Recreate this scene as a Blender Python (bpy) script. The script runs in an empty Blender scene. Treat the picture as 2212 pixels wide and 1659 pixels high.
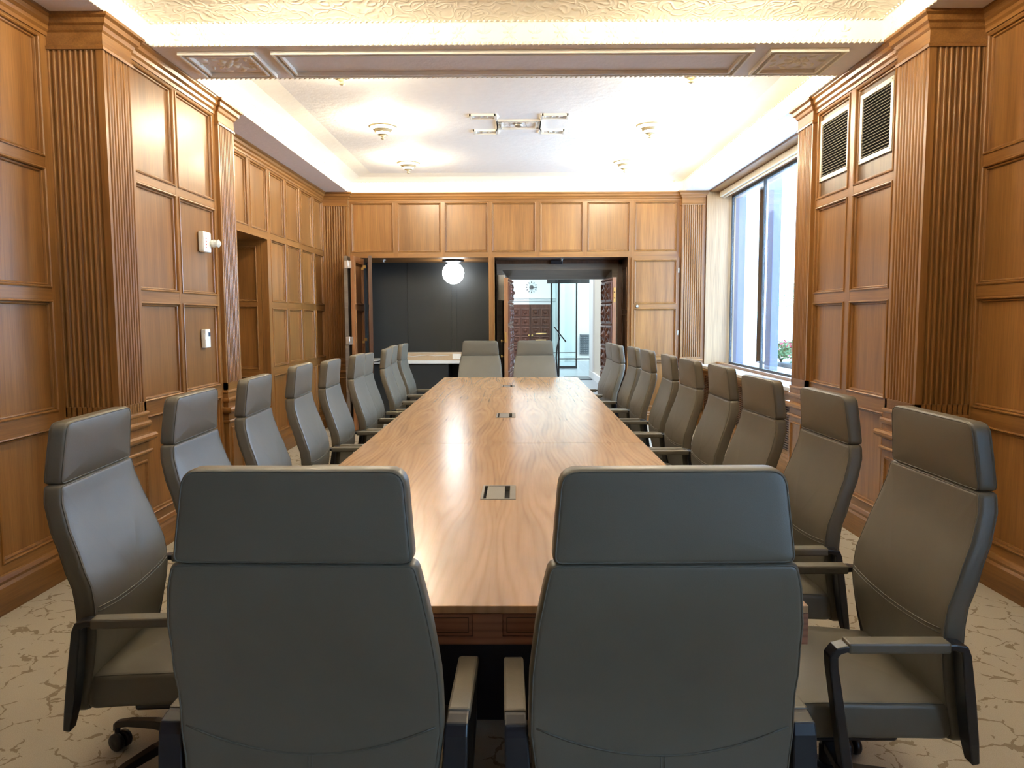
import bpy, bmesh, math, random
from mathutils import Vector, Matrix
random.seed(7)
PI = math.pi
R = math.radians
S = bpy.context.scene
COL = S.collection

# ------------------------------------------------------------------ camera, world, sun, exposure
F_PX = 1660.0
PITCH, YAW, ROLL = math.atan(144/1660), math.atan(11/1660), 0.0033
fwd = Vector((-math.sin(YAW)*math.cos(PITCH), math.cos(YAW)*math.cos(PITCH), -math.sin(PITCH)))
rt = fwd.cross(Vector((0, 0, 1))).normalized()
up = rt.cross(fwd)
r2 = rt*math.cos(ROLL) - up*math.sin(ROLL)
u2 = up*math.cos(ROLL) + rt*math.sin(ROLL)
cd = bpy.data.cameras.new('camera')
cam = bpy.data.objects.new('camera', cd)
COL.objects.link(cam)
M = Matrix((r2, u2, -fwd)).transposed().to_4x4()
M.translation = Vector((0, 0, 1.463))
cam.matrix_world = M
cd.sensor_fit = 'HORIZONTAL'
cd.sensor_width = 36.0
cd.lens = F_PX/2212*36.0
cd.clip_start = 0.05
cd.clip_end = 300
S.camera = cam

S.view_settings.view_transform = 'Standard'
S.view_settings.look = 'None'
S.view_settings.gamma = 1
S.view_settings.use_curve_mapping = False
S.view_settings.exposure = 1.3

LAMP_E = 250.0      # emission of the ceiling fixtures' glass
SKY_E = 8.0
W = bpy.data.worlds.new('world')
S.world = W
W.use_nodes = True
bg = W.node_tree.nodes['Background']
bg.inputs['Color'].default_value = (0.42, 0.68, 1.0, 1)
bg.inputs['Strength'].default_value = SKY_E
sd = bpy.data.lights.new('sun', 'SUN')
sd.energy = 9.0
sd.angle = R(2)
sd.color = (1, .96, .9)
sun = bpy.data.objects.new('sun', sd)
COL.objects.link(sun)
sun.rotation_euler = (R(12), R(-38), 0)     # from high on the far side of the building: never enters the windows

def area(name, loc, rot, sx, sy, e, col, parent=None):
    d = bpy.data.lights.new(name, 'AREA')
    d.shape = 'RECTANGLE'; d.size = sx; d.size_y = sy; d.energy = e; d.color = col
    o = bpy.data.objects.new(name, d); COL.objects.link(o)
    o.location = loc; o.rotation_euler = rot
    return o
area('hall_fill', (0.6, 17.5, 4.2), (0, 0, 0), 5.0, 9.0, 140, (.90, .95, 1))  # unseen area light added to brighten the hall
area('hall_fill_far', (2.0, 24.0, 4.2), (0, 0, 0), 6.0, 6.0, 270, (.84, .95, 1))  # second added light, brightens the far end of the hall

# ------------------------------------------------------------------ materials
def newmat(name):
    m = bpy.data.materials.new(name); m.use_nodes = True
    nt = m.node_tree
    return m, nt, nt.nodes['Principled BSDF']
def nd(nt, t, **kw):
    n = nt.nodes.new(t)
    for k, v in kw.items():
        if k in n.inputs.keys(): n.inputs[k].default_value = v
        else: setattr(n, k, v)
    return n
def lk(nt, a, b): nt.links.new(a, b)
def ramp(nt, fac, stops):
    r = nt.nodes.new('ShaderNodeValToRGB')
    el = r.color_ramp.elements
    while len(el) < len(stops): el.new(.5)
    for e, (p, c) in zip(el, stops):
        e.position = p
        e.color = (c[0], c[1], c[2], 1) if hasattr(c, '__len__') else (c, c, c, 1)
    lk(nt, fac, r.inputs[0]); return r.outputs[0]
def coords(nt, scale=(1, 1, 1), kind='Object', rot=(0, 0, 0)):
    tc = nt.nodes.new('ShaderNodeTexCoord')
    mp = nt.nodes.new('ShaderNodeMapping')
    mp.inputs['Scale'].default_value = scale
    mp.inputs['Rotation'].default_value = rot
    lk(nt, tc.outputs[kind], mp.inputs['Vector'])
    return mp.outputs[0]
def noise(nt, vec, scale, detail=4, rough=.55, dist=0):
    n = nd(nt, 'ShaderNodeTexNoise', Scale=scale, Detail=detail, Roughness=rough, Distortion=dist)
    lk(nt, vec, n.inputs['Vector']); return n.outputs['Fac']
def mixc(nt, mode, fac, a, b):
    m = nt.nodes.new('ShaderNodeMix'); m.data_type = 'RGBA'; m.blend_type = mode
    if isinstance(fac, float): m.inputs[0].default_value = fac
    else: lk(nt, fac, m.inputs[0])
    for s, v in ((m.inputs[6], a), (m.inputs[7], b)):
        if isinstance(v, tuple): s.default_value = (*v, 1)
        else: lk(nt, v, s)
    return m.outputs[2]
def math_(nt, op, a, b=0.0, c=None):
    m = nt.nodes.new('ShaderNodeMath'); m.operation = op
    for i, v in enumerate((a, b) if c is None else (a, b, c)):
        if isinstance(v, (int, float)): m.inputs[i].default_value = v
        else: lk(nt, v, m.inputs[i])
    return m.outputs[0]
def bump(nt, p, h, strength, dist=.01):
    b = nd(nt, 'ShaderNodeBump', Strength=strength, Distance=dist)
    lk(nt, h, b.inputs['Height']); lk(nt, b.outputs[0], p.inputs['Normal'])

def plain(name, col, rough=.5, metal=0.0, coat=0.0, spec=.5, nb=None):
    m, nt, p = newmat(name)
    p.inputs['Base Color'].default_value = (*col, 1)
    p.inputs['Roughness'].default_value = rough
    p.inputs['Metallic'].default_value = metal
    p.inputs['Coat Weight'].default_value = coat
    p.inputs['Specular IOR Level'].default_value = spec
    v = coords(nt)
    n = noise(nt, v, nb[0] if nb else 40, 3)
    c = mixc(nt, 'MULTIPLY', .35, col, ramp(nt, n, [(.3, .8), (.7, 1.0)]))
    lk(nt, c, p.inputs['Base Color'])
    if nb: bump(nt, p, n, nb[1], nb[2])
    return m

def emis(name, col, e):
    m, nt, p = newmat(name)
    p.inputs['Base Color'].default_value = (*col, 1)
    p.inputs['Emission Color'].default_value = (*col, 1)
    p.inputs['Emission Strength'].default_value = e
    return m

def wood(name, hi, lo, grain='z', rough=.30, coat=.14, streak=.5, tint=True):
    m, nt, p = newmat(name)
    s1 = {'z': (11, 11, .7), 'y': (11, .7, 11), 'x': (.7, 11, 11)}[grain]
    s2 = {'z': (120, 120, 3.2), 'y': (120, 3.2, 120), 'x': (3.2, 120, 120)}[grain]
    a = noise(nt, coords(nt, s1), 1.0, 5, .6, .6)
    b = noise(nt, coords(nt, s2), 1.0, 3, .6)
    big = noise(nt, coords(nt), .9, 2)
    c = ramp(nt, a, [(.28, lo), (.72, hi)])
    c = mixc(nt, 'MULTIPLY', streak, c, ramp(nt, b, [(.35, .55), (.62, 1.0)]))
    c = mixc(nt, 'MULTIPLY', .6, c, ramp(nt, big, [(.3, .72), (.75, 1.05)]))
    if tint:
        at = nt.nodes.new('ShaderNodeAttribute'); at.attribute_name = 'tint'
        t = nt.nodes.new('ShaderNodeMapRange')
        t.inputs[3].default_value = .72; t.inputs[4].default_value = 1.22
        lk(nt, at.outputs['Fac'], t.inputs[0])
        cc = nt.nodes.new('ShaderNodeCombineColor')
        for i in range(3): lk(nt, t.outputs[0], cc.inputs[i])
        c = mixc(nt, 'MULTIPLY', 1.0, c, cc.outputs[0])
    lk(nt, c, p.inputs['Base Color'])
    p.inputs['Roughness'].default_value = rough
    p.inputs['Specular IOR Level'].default_value = .45
    bump(nt, p, b, .12, .002)
    return m

OAK_HI, OAK_LO = (.355, .165, .046), (.210, .088, .022)
m_oak = wood('oak_panel', OAK_HI, OAK_LO, 'z', .33)
m_oaky = wood('oak_rail_y', OAK_HI, OAK_LO, 'y', .33)
m_oakx = wood('oak_rail_x', OAK_HI, OAK_LO, 'x', .33)
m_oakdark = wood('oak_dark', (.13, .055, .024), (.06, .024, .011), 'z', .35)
m_oaklight = wood('oak_light', (.42, .27, .14), (.29, .175, .085), 'z', .4)
m_ventpanel = wood('vent_panel_oak', (.17, .105, .055), (.11, .064, .032), 'z', .35)
m_header = wood('stained_header', (.23, .18, .135), (.14, .105, .075), 'x', .4)
m_carved = wood('carved_wood', (.17, .062, .034), (.085, .028, .016), 'z', .4)
m_dooredge = wood('door_edge', (.42, .19, .075), (.27, .11, .04), 'z', .4)

def walnut(name, grain='y'):
    m, nt, p = newmat(name)
    tc = nt.nodes.new('ShaderNodeTexCoord'); sp = nt.nodes.new('ShaderNodeSeparateXYZ')
    lk(nt, tc.outputs['Object'], sp.inputs[0])
    X, Y, Z = sp.outputs
    if grain == 'y':
        px = math_(nt, 'PINGPONG', math_(nt, 'ADD', X, .076+4.03), .2015)
        py = math_(nt, 'PINGPONG', math_(nt, 'ADD', Y, .64), 2.515)
        a, b, c0 = px, py, 0.0
    else:
        a, b, c0 = Z, X, Y
    def vec(sa, sb, sc=1.0):
        cv = nt.nodes.new('ShaderNodeCombineXYZ')
        lk(nt, math_(nt, 'MULTIPLY', a, sa), cv.inputs[0]); lk(nt, math_(nt, 'MULTIPLY', b, sb), cv.inputs[1])
        if not isinstance(c0, float): lk(nt, math_(nt, 'MULTIPLY', c0, sc), cv.inputs[2])
        return cv.outputs[0]
    big = noise(nt, vec(4.2, .75), 1.0, 1, .4, .1)
    wv = math_(nt, 'ADD', math_(nt, 'MULTIPLY', a, 250.0), math_(nt, 'MULTIPLY', big, 66.0))
    ring = math_(nt, 'MULTIPLY_ADD', math_(nt, 'SINE', wv), .5, .5)
    wv2 = math_(nt, 'ADD', math_(nt, 'MULTIPLY', a, 75.0), math_(nt, 'MULTIPLY', big, 30.0))
    ring2 = math_(nt, 'MULTIPLY_ADD', math_(nt, 'SINE', wv2), .5, .5)
    fine = noise(nt, vec(110, 3.5), 1.0, 2, .5)
    med = noise(nt, vec(9, 2.2), 1.0, 3, .6)
    if grain == 'y': hi, lo = (.51, .30, .148), (.375, .205, .096)
    else: hi, lo = (.34, .140, .078), (.19, .075, .042)
    c = ramp(nt, ring, [(.0, lo), (.2, tuple(.5*l+.5*h for l, h in zip(lo, hi))), (.7, hi)])
    patch = ramp(nt, noise(nt, vec(7.0, 1.4), 1.0, 2, .5), [(.36, .12), (.64, .95)])
    c = mixc(nt, 'MIX', patch, tuple(.85*h+.15*l for l, h in zip(lo, hi)), c)
    c = mixc(nt, 'MULTIPLY', .5, c, ramp(nt, ring2, [(.0, .74), (.8, 1.0)]))
    c = mixc(nt, 'MULTIPLY', .3, c, ramp(nt, fine, [(.36, .72), (.6, 1.0)]))
    c = mixc(nt, 'MULTIPLY', .6, c, ramp(nt, med, [(.25, .75), (.7, 1.08)]))
    lk(nt, c, p.inputs['Base Color'])
    p.inputs['Roughness'].default_value = .25 if grain == 'y' else .4
    return m
m_walnut = walnut('walnut_top', 'y')
m_walnutx = walnut('walnut_edge', 'x')

def leather():
    m, nt, p = newmat('leather')
    v = coords(nt)
    vo = nd(nt, 'ShaderNodeTexVoronoi', Scale=420); lk(nt, v, vo.inputs['Vector'])
    n = noise(nt, v, 3.0, 3)
    c = ramp(nt, n, [(.3, (.102, .088, .062)), (.7, (.122, .106, .077))])
    lk(nt, c, p.inputs['Base Color'])
    p.inputs['Roughness'].default_value = .43
    p.inputs['Specular IOR Level'].default_value = .5
    wr = noise(nt, v, 14, 2)
    h = math_(nt, 'ADD', math_(nt, 'MULTIPLY', vo.outputs['Distance'], .10), math_(nt, 'MULTIPLY', wr, .5))
    bump(nt, p, h, .22, .004)
    return m
m_leather = leather()
m_seam = plain('leather_seam', (.10, .092, .068), .5)
m_black = plain('black_plastic', (.011, .012, .016), .33, nb=(300, .05, .001))
m_blackmetal = plain('black_metal', (.012, .013, .015), .3, .2)
m_steel = plain('brushed_metal', (.42, .40, .36), .35, .9)
m_port = plain('taupe_metal', (.20, .175, .14), .5, .4)
m_alu = plain('pale_aluminium', (.62, .56, .47), .4, .6)
m_silver = plain('silver', (.75, .75, .75), .3, .85)
m_brass = plain('brass', (.70, .46, .16), .3, .9)
m_white = plain('white_plastic', (.80, .80, .76), .45)
m_slat = plain('dark_slat', (.012, .009, .007), .6)
m_red = plain('red_mark', (.6, .05, .03), .5)
m_lcd = plain('lcd', (.07, .12, .2), .2)
m_bronze = plain('window_frame', (.022, .021, .022), .45, .3)
m_blind = plain('blind_fabric', (.72, .66, .55), .7)
m_stone = plain('sill_stone', (.66, .63, .58), .22, nb=(9, .02, .002))
m_marble = plain('marble', (.74, .74, .70), .25, nb=(9, .02, .002))
m_navy = plain('charcoal_panel', (.016, .020, .022), .42, nb=(60, .05, .002))
m_card = plain('cardboard', (.46, .33, .20), .45)
m_void = plain('dark_void', (.004, .004, .005), .9)

def plaster(name, col, bs, st, relief=False):
    m, nt, p = newmat(name)
    v = coords(nt)
    n = noise(nt, v, bs, 4, .6)
    c = mixc(nt, 'MULTIPLY', .25, col, ramp(nt, n, [(.3, .86), (.7, 1.0)]))
    lk(nt, c, p.inputs['Base Color'])
    p.inputs['Roughness'].default_value = .75
    h = n
    if relief:
        vv = nt.nodes.new('ShaderNodeVectorMath'); vv.operation = 'ADD'
        nn = nd(nt, 'ShaderNodeTexNoise', Scale=7.0, Detail=1.0); lk(nt, v, nn.inputs['Vector'])
        sc = nt.nodes.new('ShaderNodeVectorMath'); sc.operation = 'SCALE'; sc.inputs['Scale'].default_value = .16
        lk(nt, nn.outputs['Color'], sc.inputs[0]); lk(nt, v, vv.inputs[0]); lk(nt, sc.outputs[0], vv.inputs[1])
        vo = nd(nt, 'ShaderNodeTexVoronoi', Scale=9.0); lk(nt, vv.outputs[0], vo.inputs['Vector'])
        w = math_(nt, 'MULTIPLY_ADD', math_(nt, 'SINE', math_(nt, 'MULTIPLY', vo.outputs['Distance'], 22.0)), .5, .5)
        h = math_(nt, 'ADD', math_(nt, 'POWER', w, 3.0), math_(nt, 'MULTIPLY', n, .3))
        bump(nt, p, h, st, .012)
    else:
        bump(nt, p, h, st, .012)
    return m
m_plaster = plaster('ceiling_plaster', (.93, .92, .89), 14, .30)
m_plaster_shade = plaster('shaded_plaster', (.78, .75, .75), 18, .38)  # same plaster as the ceiling, greyed to carry the shade of the undersides
m_relief = plaster('relief_plaster', (.92, .88, .78), 20, .30, True)
m_cream = plaster('cream_plaster', (.90, .87, .77), 16, .12)
m_hallwall = plaster('hall_wall_paint', (.80, .80, .80), 30, .05)
m_hallbeige = plaster('hall_pier_paint', (.66, .59, .50), 30, .05)

def carpet():
    m, nt, p = newmat('carpet')
    v = coords(nt)
    nn = nd(nt, 'ShaderNodeTexNoise', Scale=7.0, Detail=4.0); lk(nt, v, nn.inputs['Vector'])
    sc = nt.nodes.new('ShaderNodeVectorMath'); sc.operation = 'SCALE'; sc.inputs['Scale'].default_value = .16
    lk(nt, nn.outputs['Color'], sc.inputs[0])
    ad = nt.nodes.new('ShaderNodeVectorMath'); ad.operation = 'ADD'; lk(nt, v, ad.inputs[0]); lk(nt, sc.outputs[0], ad.inputs[1])
    vo = nd(nt, 'ShaderNodeTexVoronoi', Scale=7.2); vo.feature = 'DISTANCE_TO_EDGE'; lk(nt, ad.outputs[0], vo.inputs['Vector'])
    wid = noise(nt, v, 9.0, 4, .65)
    th = math_(nt, 'MULTIPLY', math_(nt, 'SUBTRACT', wid, .463), .42)
    dirty = math_(nt, 'LESS_THAN', vo.outputs['Distance'], th)
    pile = noise(nt, v, 420, 2)
    base = ramp(nt, pile, [(.3, (.39, .345, .27)), (.7, (.54, .485, .39))])
    vein = ramp(nt, pile, [(.3, (.22, .18, .12)), (.7, (.32, .27, .19))])
    c = mixc(nt, 'MIX', dirty, base, vein)
    lk(nt, c, p.inputs['Base Color'])
    p.inputs['Roughness'].default_value = .95
    p.inputs['Specular IOR Level'].default_value = .15
    bump(nt, p, pile, .4, .004)
    return m
m_carpet = carpet()
m_hallfloor = plain('hall_floor', (.33, .36, .40), .28, nb=(3, .02, .002))
m_foliage = plain('foliage', (.10, .22, .09), .6)
m_foliage_glare = plain('overexposed_foliage', (.22, .42, .26), .6)  # green lightened in the colour to stand in for overexposure
m_flower = plain('flower', (.70, .06, .14), .5)
m_concrete = plain('concrete', (.50, .50, .55), .8)
m_column_shade = plain('column_shade', (.09, .11, .19), .7)  # bluish shade on the outside columns, put into their colour
m_pave = plain('paving', (.62, .60, .58), .8)
m_facade = plain('facade', (.8, .78, .74), .8)

def glass(name, tint=(1, 1, 1)):
    m = bpy.data.materials.new(name); m.use_nodes = True
    nt = m.node_tree; nt.nodes.clear()
    out = nt.nodes.new('ShaderNodeOutputMaterial')
    tr = nt.nodes.new('ShaderNodeBsdfTransparent'); tr.inputs[0].default_value = (*tint, 1)
    gl = nt.nodes.new('ShaderNodeBsdfGlossy'); gl.inputs['Roughness'].default_value = .02
    lw = nt.nodes.new('ShaderNodeLayerWeight'); lw.inputs[0].default_value = .5
    fr = math_(nt, 'MULTIPLY_ADD', math_(nt, 'POWER', lw.outputs['Facing'], 5.0), .8, .04)
    mx = nt.nodes.new('ShaderNodeMixShader')
    lk(nt, fr, mx.inputs[0]); lk(nt, tr.outputs[0], mx.inputs[1]); lk(nt, gl.outputs[0], mx.inputs[2])
    lk(nt, mx.outputs[0], out.inputs[0])
    return m
m_glass = glass('window_glass', (.97, .98, 1.0))
m_glass_g = glass('partition_glass', (.90, .97, .97))
m_lampglass = emis('lamp_glass', (1.0, .86, .62), LAMP_E)
m_globe = emis('globe_glass', (.92, .98, 1.0), 9.0)
m_lampmetal = plain('cream_lamp_metal', (.62, .54, .36), .4, .3)
m_clearplastic = plain('clear_plastic', (.75, .78, .74), .1)

# ------------------------------------------------------------------ mesh builder
class MB:
    def __init__(s): s.v = []; s.f = []; s.m = []; s.t = []; s.sm = []; s.ct = .5
    def face(s, idx, m=0, t=None, smooth=False):
        s.f.append(idx); s.m.append(m); s.t.append(s.ct if t is None else t); s.sm.append(smooth)
    def add(s, pts):
        n = len(s.v); s.v.extend([tuple(p) for p in pts]); return n
    def box(s, x0, x1, y0, y1, z0, z1, m=0, t=None, M=None):
        p = [(x, y, z) for z in (z0, z1) for y in (y0, y1) for x in (x0, x1)]
        if M is not None: p = [M @ Vector(q) for q in p]
        n = s.add(p)
        for f in ((0, 2, 3, 1), (4, 5, 7, 6), (0, 1, 5, 4), (2, 6, 7, 3), (0, 4, 6, 2), (1, 3, 7, 5)):
            s.face([n+i for i in f], m, t)
    def pbox(s, P, u0, u1, z0, z1, d0, d1, m=0, t=None):
        n = s.add([P(u, z, d) for z in (z0, z1) for d in (d0, d1) for u in (u0, u1)])
        for f in ((0, 2, 3, 1), (4, 5, 7, 6), (0, 1, 5, 4), (2, 6, 7, 3), (0, 4, 6, 2), (1, 3, 7, 5)):
            s.face([n+i for i in f], m, t)
    def extrude(s, poly, z0, z1, m=0, t=None, smooth=False):
        k = len(poly)
        n = s.add([(x, y, z0) for x, y in poly] + [(x, y, z1) for x, y in poly])
        for i in range(k):
            j = (i+1) % k
            s.face([n+i, n+j, n+k+j, n+k+i], m, t, smooth)
        s.face([n+i for i in range(k)][::-1], m, t); s.face([n+k+i for i in range(k)], m, t)
    def lathe(s, prof, c=(0, 0, 0), seg=24, m=0, t=None, M=None, cap=True, smooth=True):
        rings = []
        for r_, z in prof:
            pts = []
            for k in range(seg):
                a = 2*PI*k/seg
                q = Vector((r_*math.cos(a), r_*math.sin(a), z))
                if M is not None: q = M @ q
                pts.append((q[0]+c[0], q[1]+c[1], q[2]+c[2]))
            rings.append(s.add(pts))
        for a, b in zip(rings, rings[1:]):
            for k in range(seg):
                j = (k+1) % seg
                s.face([a+k, a+j, b+j, b+k], m, t, smooth)
        if cap:
            s.face([rings[0]+k for k in range(seg)][::-1], m, t); s.face([rings[-1]+k for k in range(seg)], m, t)
    def tube(s, path, r, seg=6, m=0, t=None, closed=False):
        path = [Vector(p) for p in path]; k = len(path); rings = []
        prev = None
        for i, p in enumerate(path):
            a = path[(i-1) % k] if (closed or i > 0) else p
            b = path[(i+1) % k] if (closed or i < k-1) else p
            tn = (b-a).normalized()
            if prev is None:
                ref = Vector((0, 0, 1)) if abs(tn.z) < .9 else Vector((1, 0, 0))
                n1 = tn.cross(ref).normalized()
            else:
                n1 = (prev - tn*prev.dot(tn)).normalized()
            prev = n1; n2 = tn.cross(n1)
            rr = r[i] if hasattr(r, '__len__') else r
            rings.append(s.add([p + (n1*math.cos(2*PI*q/seg)+n2*math.sin(2*PI*q/seg))*rr for q in range(seg)]))
        last = k if closed else k-1
        for i in range(last):
            a, b = rings[i], rings[(i+1) % k]
            for q in range(seg):
                j = (q+1) % seg
                s.face([a+q, a+j, b+j, b+q], m, t, True)
        if not closed:
            s.face([rings[0]+q for q in range(seg)][::-1], m, t); s.face([rings[-1]+q for q in range(seg)], m, t)
    def sweep(s, path, prof, m=0, t=None, closed=False, side=1):
        """profile (d, z) swept along a plan path; d grows to the left (side=1) of travel; mitred"""
        P = [Vector(p) for p in path]; k = len(P); rings = []
        for i, p in enumerate(P):
            d1 = (p-P[i-1]).normalized() if (i > 0 or closed) else None
            d2 = (P[(i+1) % k]-p).normalized() if (i < k-1 or closed) else None
            if d1 is None: d1 = d2
            if d2 is None: d2 = d1
            n1 = Vector((-d1.y, d1.x))*side; n2 = Vector((-d2.y, d2.x))*side
            mm = (n1+n2)
            mm = mm/max(.2, (1+n1.dot(n2)))
            rings.append(s.add([(p.x+mm.x*d, p.y+mm.y*d, z) for d, z in prof]))
        q = len(prof)
        for i in range(k if closed else k-1):
            a, b = rings[i], rings[(i+1) % k]
            for j in range(q):
                jj = (j+1) % q
                s.face([a+j, a+jj, b+jj, b+j], m, t)
        if not closed:
            s.face([rings[0]+j for j in range(q)][::-1], m, t); s.face([rings[-1]+j for j in range(q)], m, t)
    def dome(s, c, n, u, ru, rv, h, m=0, seg=8):
        n = Vector(n); u = Vector(u); w = n.cross(u); c = Vector(c); rings = []
        for a in (0, .5, .85):
            cr, ch = math.cos(a*PI/2), math.sin(a*PI/2)
            rings.append(s.add([c+(u*math.cos(2*PI*k/seg)*ru+w*math.sin(2*PI*k/seg)*rv)*cr+n*h*ch for k in range(seg)]))
        for a, b in zip(rings, rings[1:]):
            for k in range(seg): s.face([a+k, a+(k+1) % seg, b+(k+1) % seg, b+k], m, None, True)
        s.face([rings[-1]+k for k in range(seg)], m, None, True)
    def build(s, name, mats, parent=None, kind=None, bevel=0, autosm=False, recalc=True):
        me = bpy.data.meshes.new(name)
        me.from_pydata(s.v, [], s.f)
        for mt in (mats if isinstance(mats, (list, tuple)) else [mats]): me.materials.append(mt)
        me.polygons.foreach_set('material_index', s.m)
        me.polygons.foreach_set('use_smooth', s.sm)
        a = me.attributes.new('tint', 'FLOAT', 'FACE'); a.data.foreach_set('value', s.t)
        me.update()
        if recalc:
            b = bmesh.new(); b.from_mesh(me); bmesh.ops.recalc_face_normals(b, faces=b.faces); b.to_mesh(me); b.free()
        o = bpy.data.objects.new(name, me); COL.objects.link(o)
        if parent is not None: o.parent = parent
        if kind: o['kind'] = kind
        if bevel:
            md = o.modifiers.new('bevel', 'BEVEL'); md.width = bevel; md.segments = 2; md.limit_method = 'ANGLE'; md.angle_limit = R(40)
        return o

def empty(name, loc=(0, 0, 0), rz=0):
    o = bpy.data.objects.new(name, None); COL.objects.link(o)
    o.location = loc; o.rotation_euler = (0, 0, rz); o.empty_display_size = .1
    return o
def tag(o, label=None, cat=None, group=None, kind=None):
    if label: o['label'] = label
    if cat: o['category'] = cat
    if group: o['group'] = group
    if kind: o['kind'] = kind
    return o

# ------------------------------------------------------------------ room: panelling helpers
ZT = 3.11                                                   # underside of the plaster beams, top of the wood
FD = .022                                                   # thickness of the panel frames
def mould_ring(mb, P, u0, u1, z0, z1, m=0, prof=None):
    prof = prof or [(-.006, FD+.0005), (-.004, FD-.006), (-.002, FD-.006), (0, FD+.006), (.006, FD+.008), (.011, FD+.003), (.0125, .010), (.0145, .010), (.016, .014), (.022, .012), (.025, .004), (.0255, -.006), (.029, -.006), (.0295, .0005)]
    rings = []
    for a, d in prof:
        rings.append(mb.add([P(u0+a, z0+a, d), P(u1-a, z0+a, d), P(u1-a, z1-a, d), P(u0+a, z1-a, d)]))
    for a, b in zip(rings, rings[1:]):
        for k in range(4): mb.face([a+k, a+(k+1) % 4, b+(k+1) % 4, b+k], m, .62)
def grid_wall(mb, P, U0, U1, Z0, Z1, cols, rows, back=.05, dark_row=None):
    """materials: 0 = upright grain, 1 = grain along the rail"""
    mb.pbox(P, U0, U1, Z0, Z1, -back, -.012, 0, .4)
    xs = [U0] + [v for c in cols for v in c] + [U1]
    for i in range(0, len(xs), 2):
        if xs[i+1]-xs[i] > .001: mb.pbox(P, xs[i], xs[i+1], Z0, Z1, -.012, FD, 0, random.uniform(.42, .58))
    for c0, c1 in cols:
        zs = [Z0] + [v for r_ in rows for v in r_] + [Z1]
        for i in range(0, len(zs), 2):
            if zs[i+1]-zs[i] > .001: mb.pbox(P, c0, c1, zs[i], zs[i+1], -.012, FD-.0006, 1, random.uniform(.45, .62))
        for r0, r1 in rows:
            mb.pbox(P, c0, c1, r0, r1, -.012, 0.0, 2 if r0 == dark_row else 0, random.uniform(.30, .72))
            mould_ring(mb, P, c0, c1, r0, r1, 0)
def PLf(x0): return lambda u, z, d: (-x0+d, u, z)
def PRf(x0): return lambda u, z, d: (x0-d, u, z)
def PBf(y0): return lambda u, z, d: (u, y0-d, z)
ROWS = [(.24, .86), (.95, 1.565), (1.635, 2.285), (2.345, 2.985)]
YF = -2.3                                                   # wall behind the camera

# left wall: near field, projecting field, far field with a deep doorway
mb = MB()
cols = []
y = 4.26
while y > YF+.6:
    cols.append((y-.535, y)); y -= .592
grid_wall(mb, PLf(2.592), YF, 4.34, 0, ZT, cols[::-1], ROWS)
w = mb.build('wall_left', [m_oak, m_oaky], kind='structure')
mb = MB()
grid_wall(mb, PLf(2.312), 4.60, 6.0, 0, ZT, [(4.675, 5.235), (5.28, 5.90)], ROWS, back=.33)
mb.build('wall_left', [m_oak, m_oaky], kind='structure')
mb = MB()
P = PLf(2.592)
up_cols = [(6.36, 6.85), (6.94, 7.435), (7.52, 8.02), (8.10, 8.605), (8.685, 9.19), (9.27, 9.78), (9.86, 10.29)]
grid_wall(mb, P, 6.24, 10.45, 2.30, ZT, up_cols, [ROWS[3]])
grid_wall(mb, P, 8.0, 10.45, 0, 2.30, up_cols[3:], ROWS[:3])
grid_wall(mb, P, 6.24, 7.0, 0, 2.30, [(6.40, 6.90)], ROWS[:3])
mb.pbox(P, 7.0, 8.0, 2.27, 2.30, -.6, FD, 1, .5)
mb.build('wall_left', [m_oak, m_oaky], kind='structure')
# passage behind the left doorway
mb = MB()
Pj = PBf(8.0)
grid_wall(mb, lambda u, z, d: (u, 8.022-d, z), -3.15, -2.645, 0, 2.27, [(-2.92, -2.69)], [(.2, .86), (.93, 1.59), (1.635, 2.20)])
mb.box(-3.2, -2.62, 6.94, 7.0, 0, 2.27, 0, .4)
mb.box(-3.25, -3.15, 6.9, 8.1, 0, 2.3, 0, .4)
mb.build('door_1', [m_oak, m_oakx], kind='structure')

# right wall: near field with a window behind the camera, projecting field, window bay
mb = MB()
P = PRf(2.592)
cols = []
y = 4.34
while y > 2.6:
    cols.append((y-.535, y)); y -= .592
yw = -.5
while y > yw+.6:
    cols.append((y-.535, y)); y -= .592
grid_wall(mb, P, yw, 4.36, 0, ZT, cols[::-1], ROWS)
mb.pbox(P, YF, yw, 0, .83, -.25, FD, 1, .5)
mb.pbox(P, YF, yw, 3.0, ZT, -.25, FD, 1, .5)
mb.pbox(P, YF, YF+.5, .83, 3.0, -.25, FD, 0, .5)
mb.build('wall_right', [m_oak, m_oaky], kind='structure')
mb = MB()
grid_wall(mb, PRf(2.312), 4.68, 6.06, 0, ZT, [(4.78, 5.335), (5.425, 5.985)], ROWS, back=.33, dark_row=2.345)
mb.build('wall_right', [m_oak, m_oaky, m_ventpanel], kind='structure')
mb = MB()
P = PRf(2.522)
BX = 2.78
# panelling under the sill, ledge, far and near reveals, timber soffit
grid_wall(mb, P, 6.30, 10.45, 0, .78, [(6.42, 7.30), (7.40, 8.28), (8.38, 9.26), (9.36, 10.2)], [(.22, .70)], back=.33)
mb.box(2.53, BX+.10, 6.24, 6.34, .80, 3.13, 2, .5)
mb.box(2.50, BX+.10, 10.27, 10.42, .80, 3.13, 2, .5)
mb.box(2.53, BX+.16, 6.2, 10.42, 3.09, 3.13, 1, .5)
mb.box(BX-.02, BX+.20, 6.2, 10.42, 3.035, 3.5, 1, .5)
mb.box(2.70, BX+.2, 6.2, 10.42, .0, .80, 1, .5)
mb.build('wall_right', [m_oak, m_oaky, m_oaklight], kind='structure')

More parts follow.
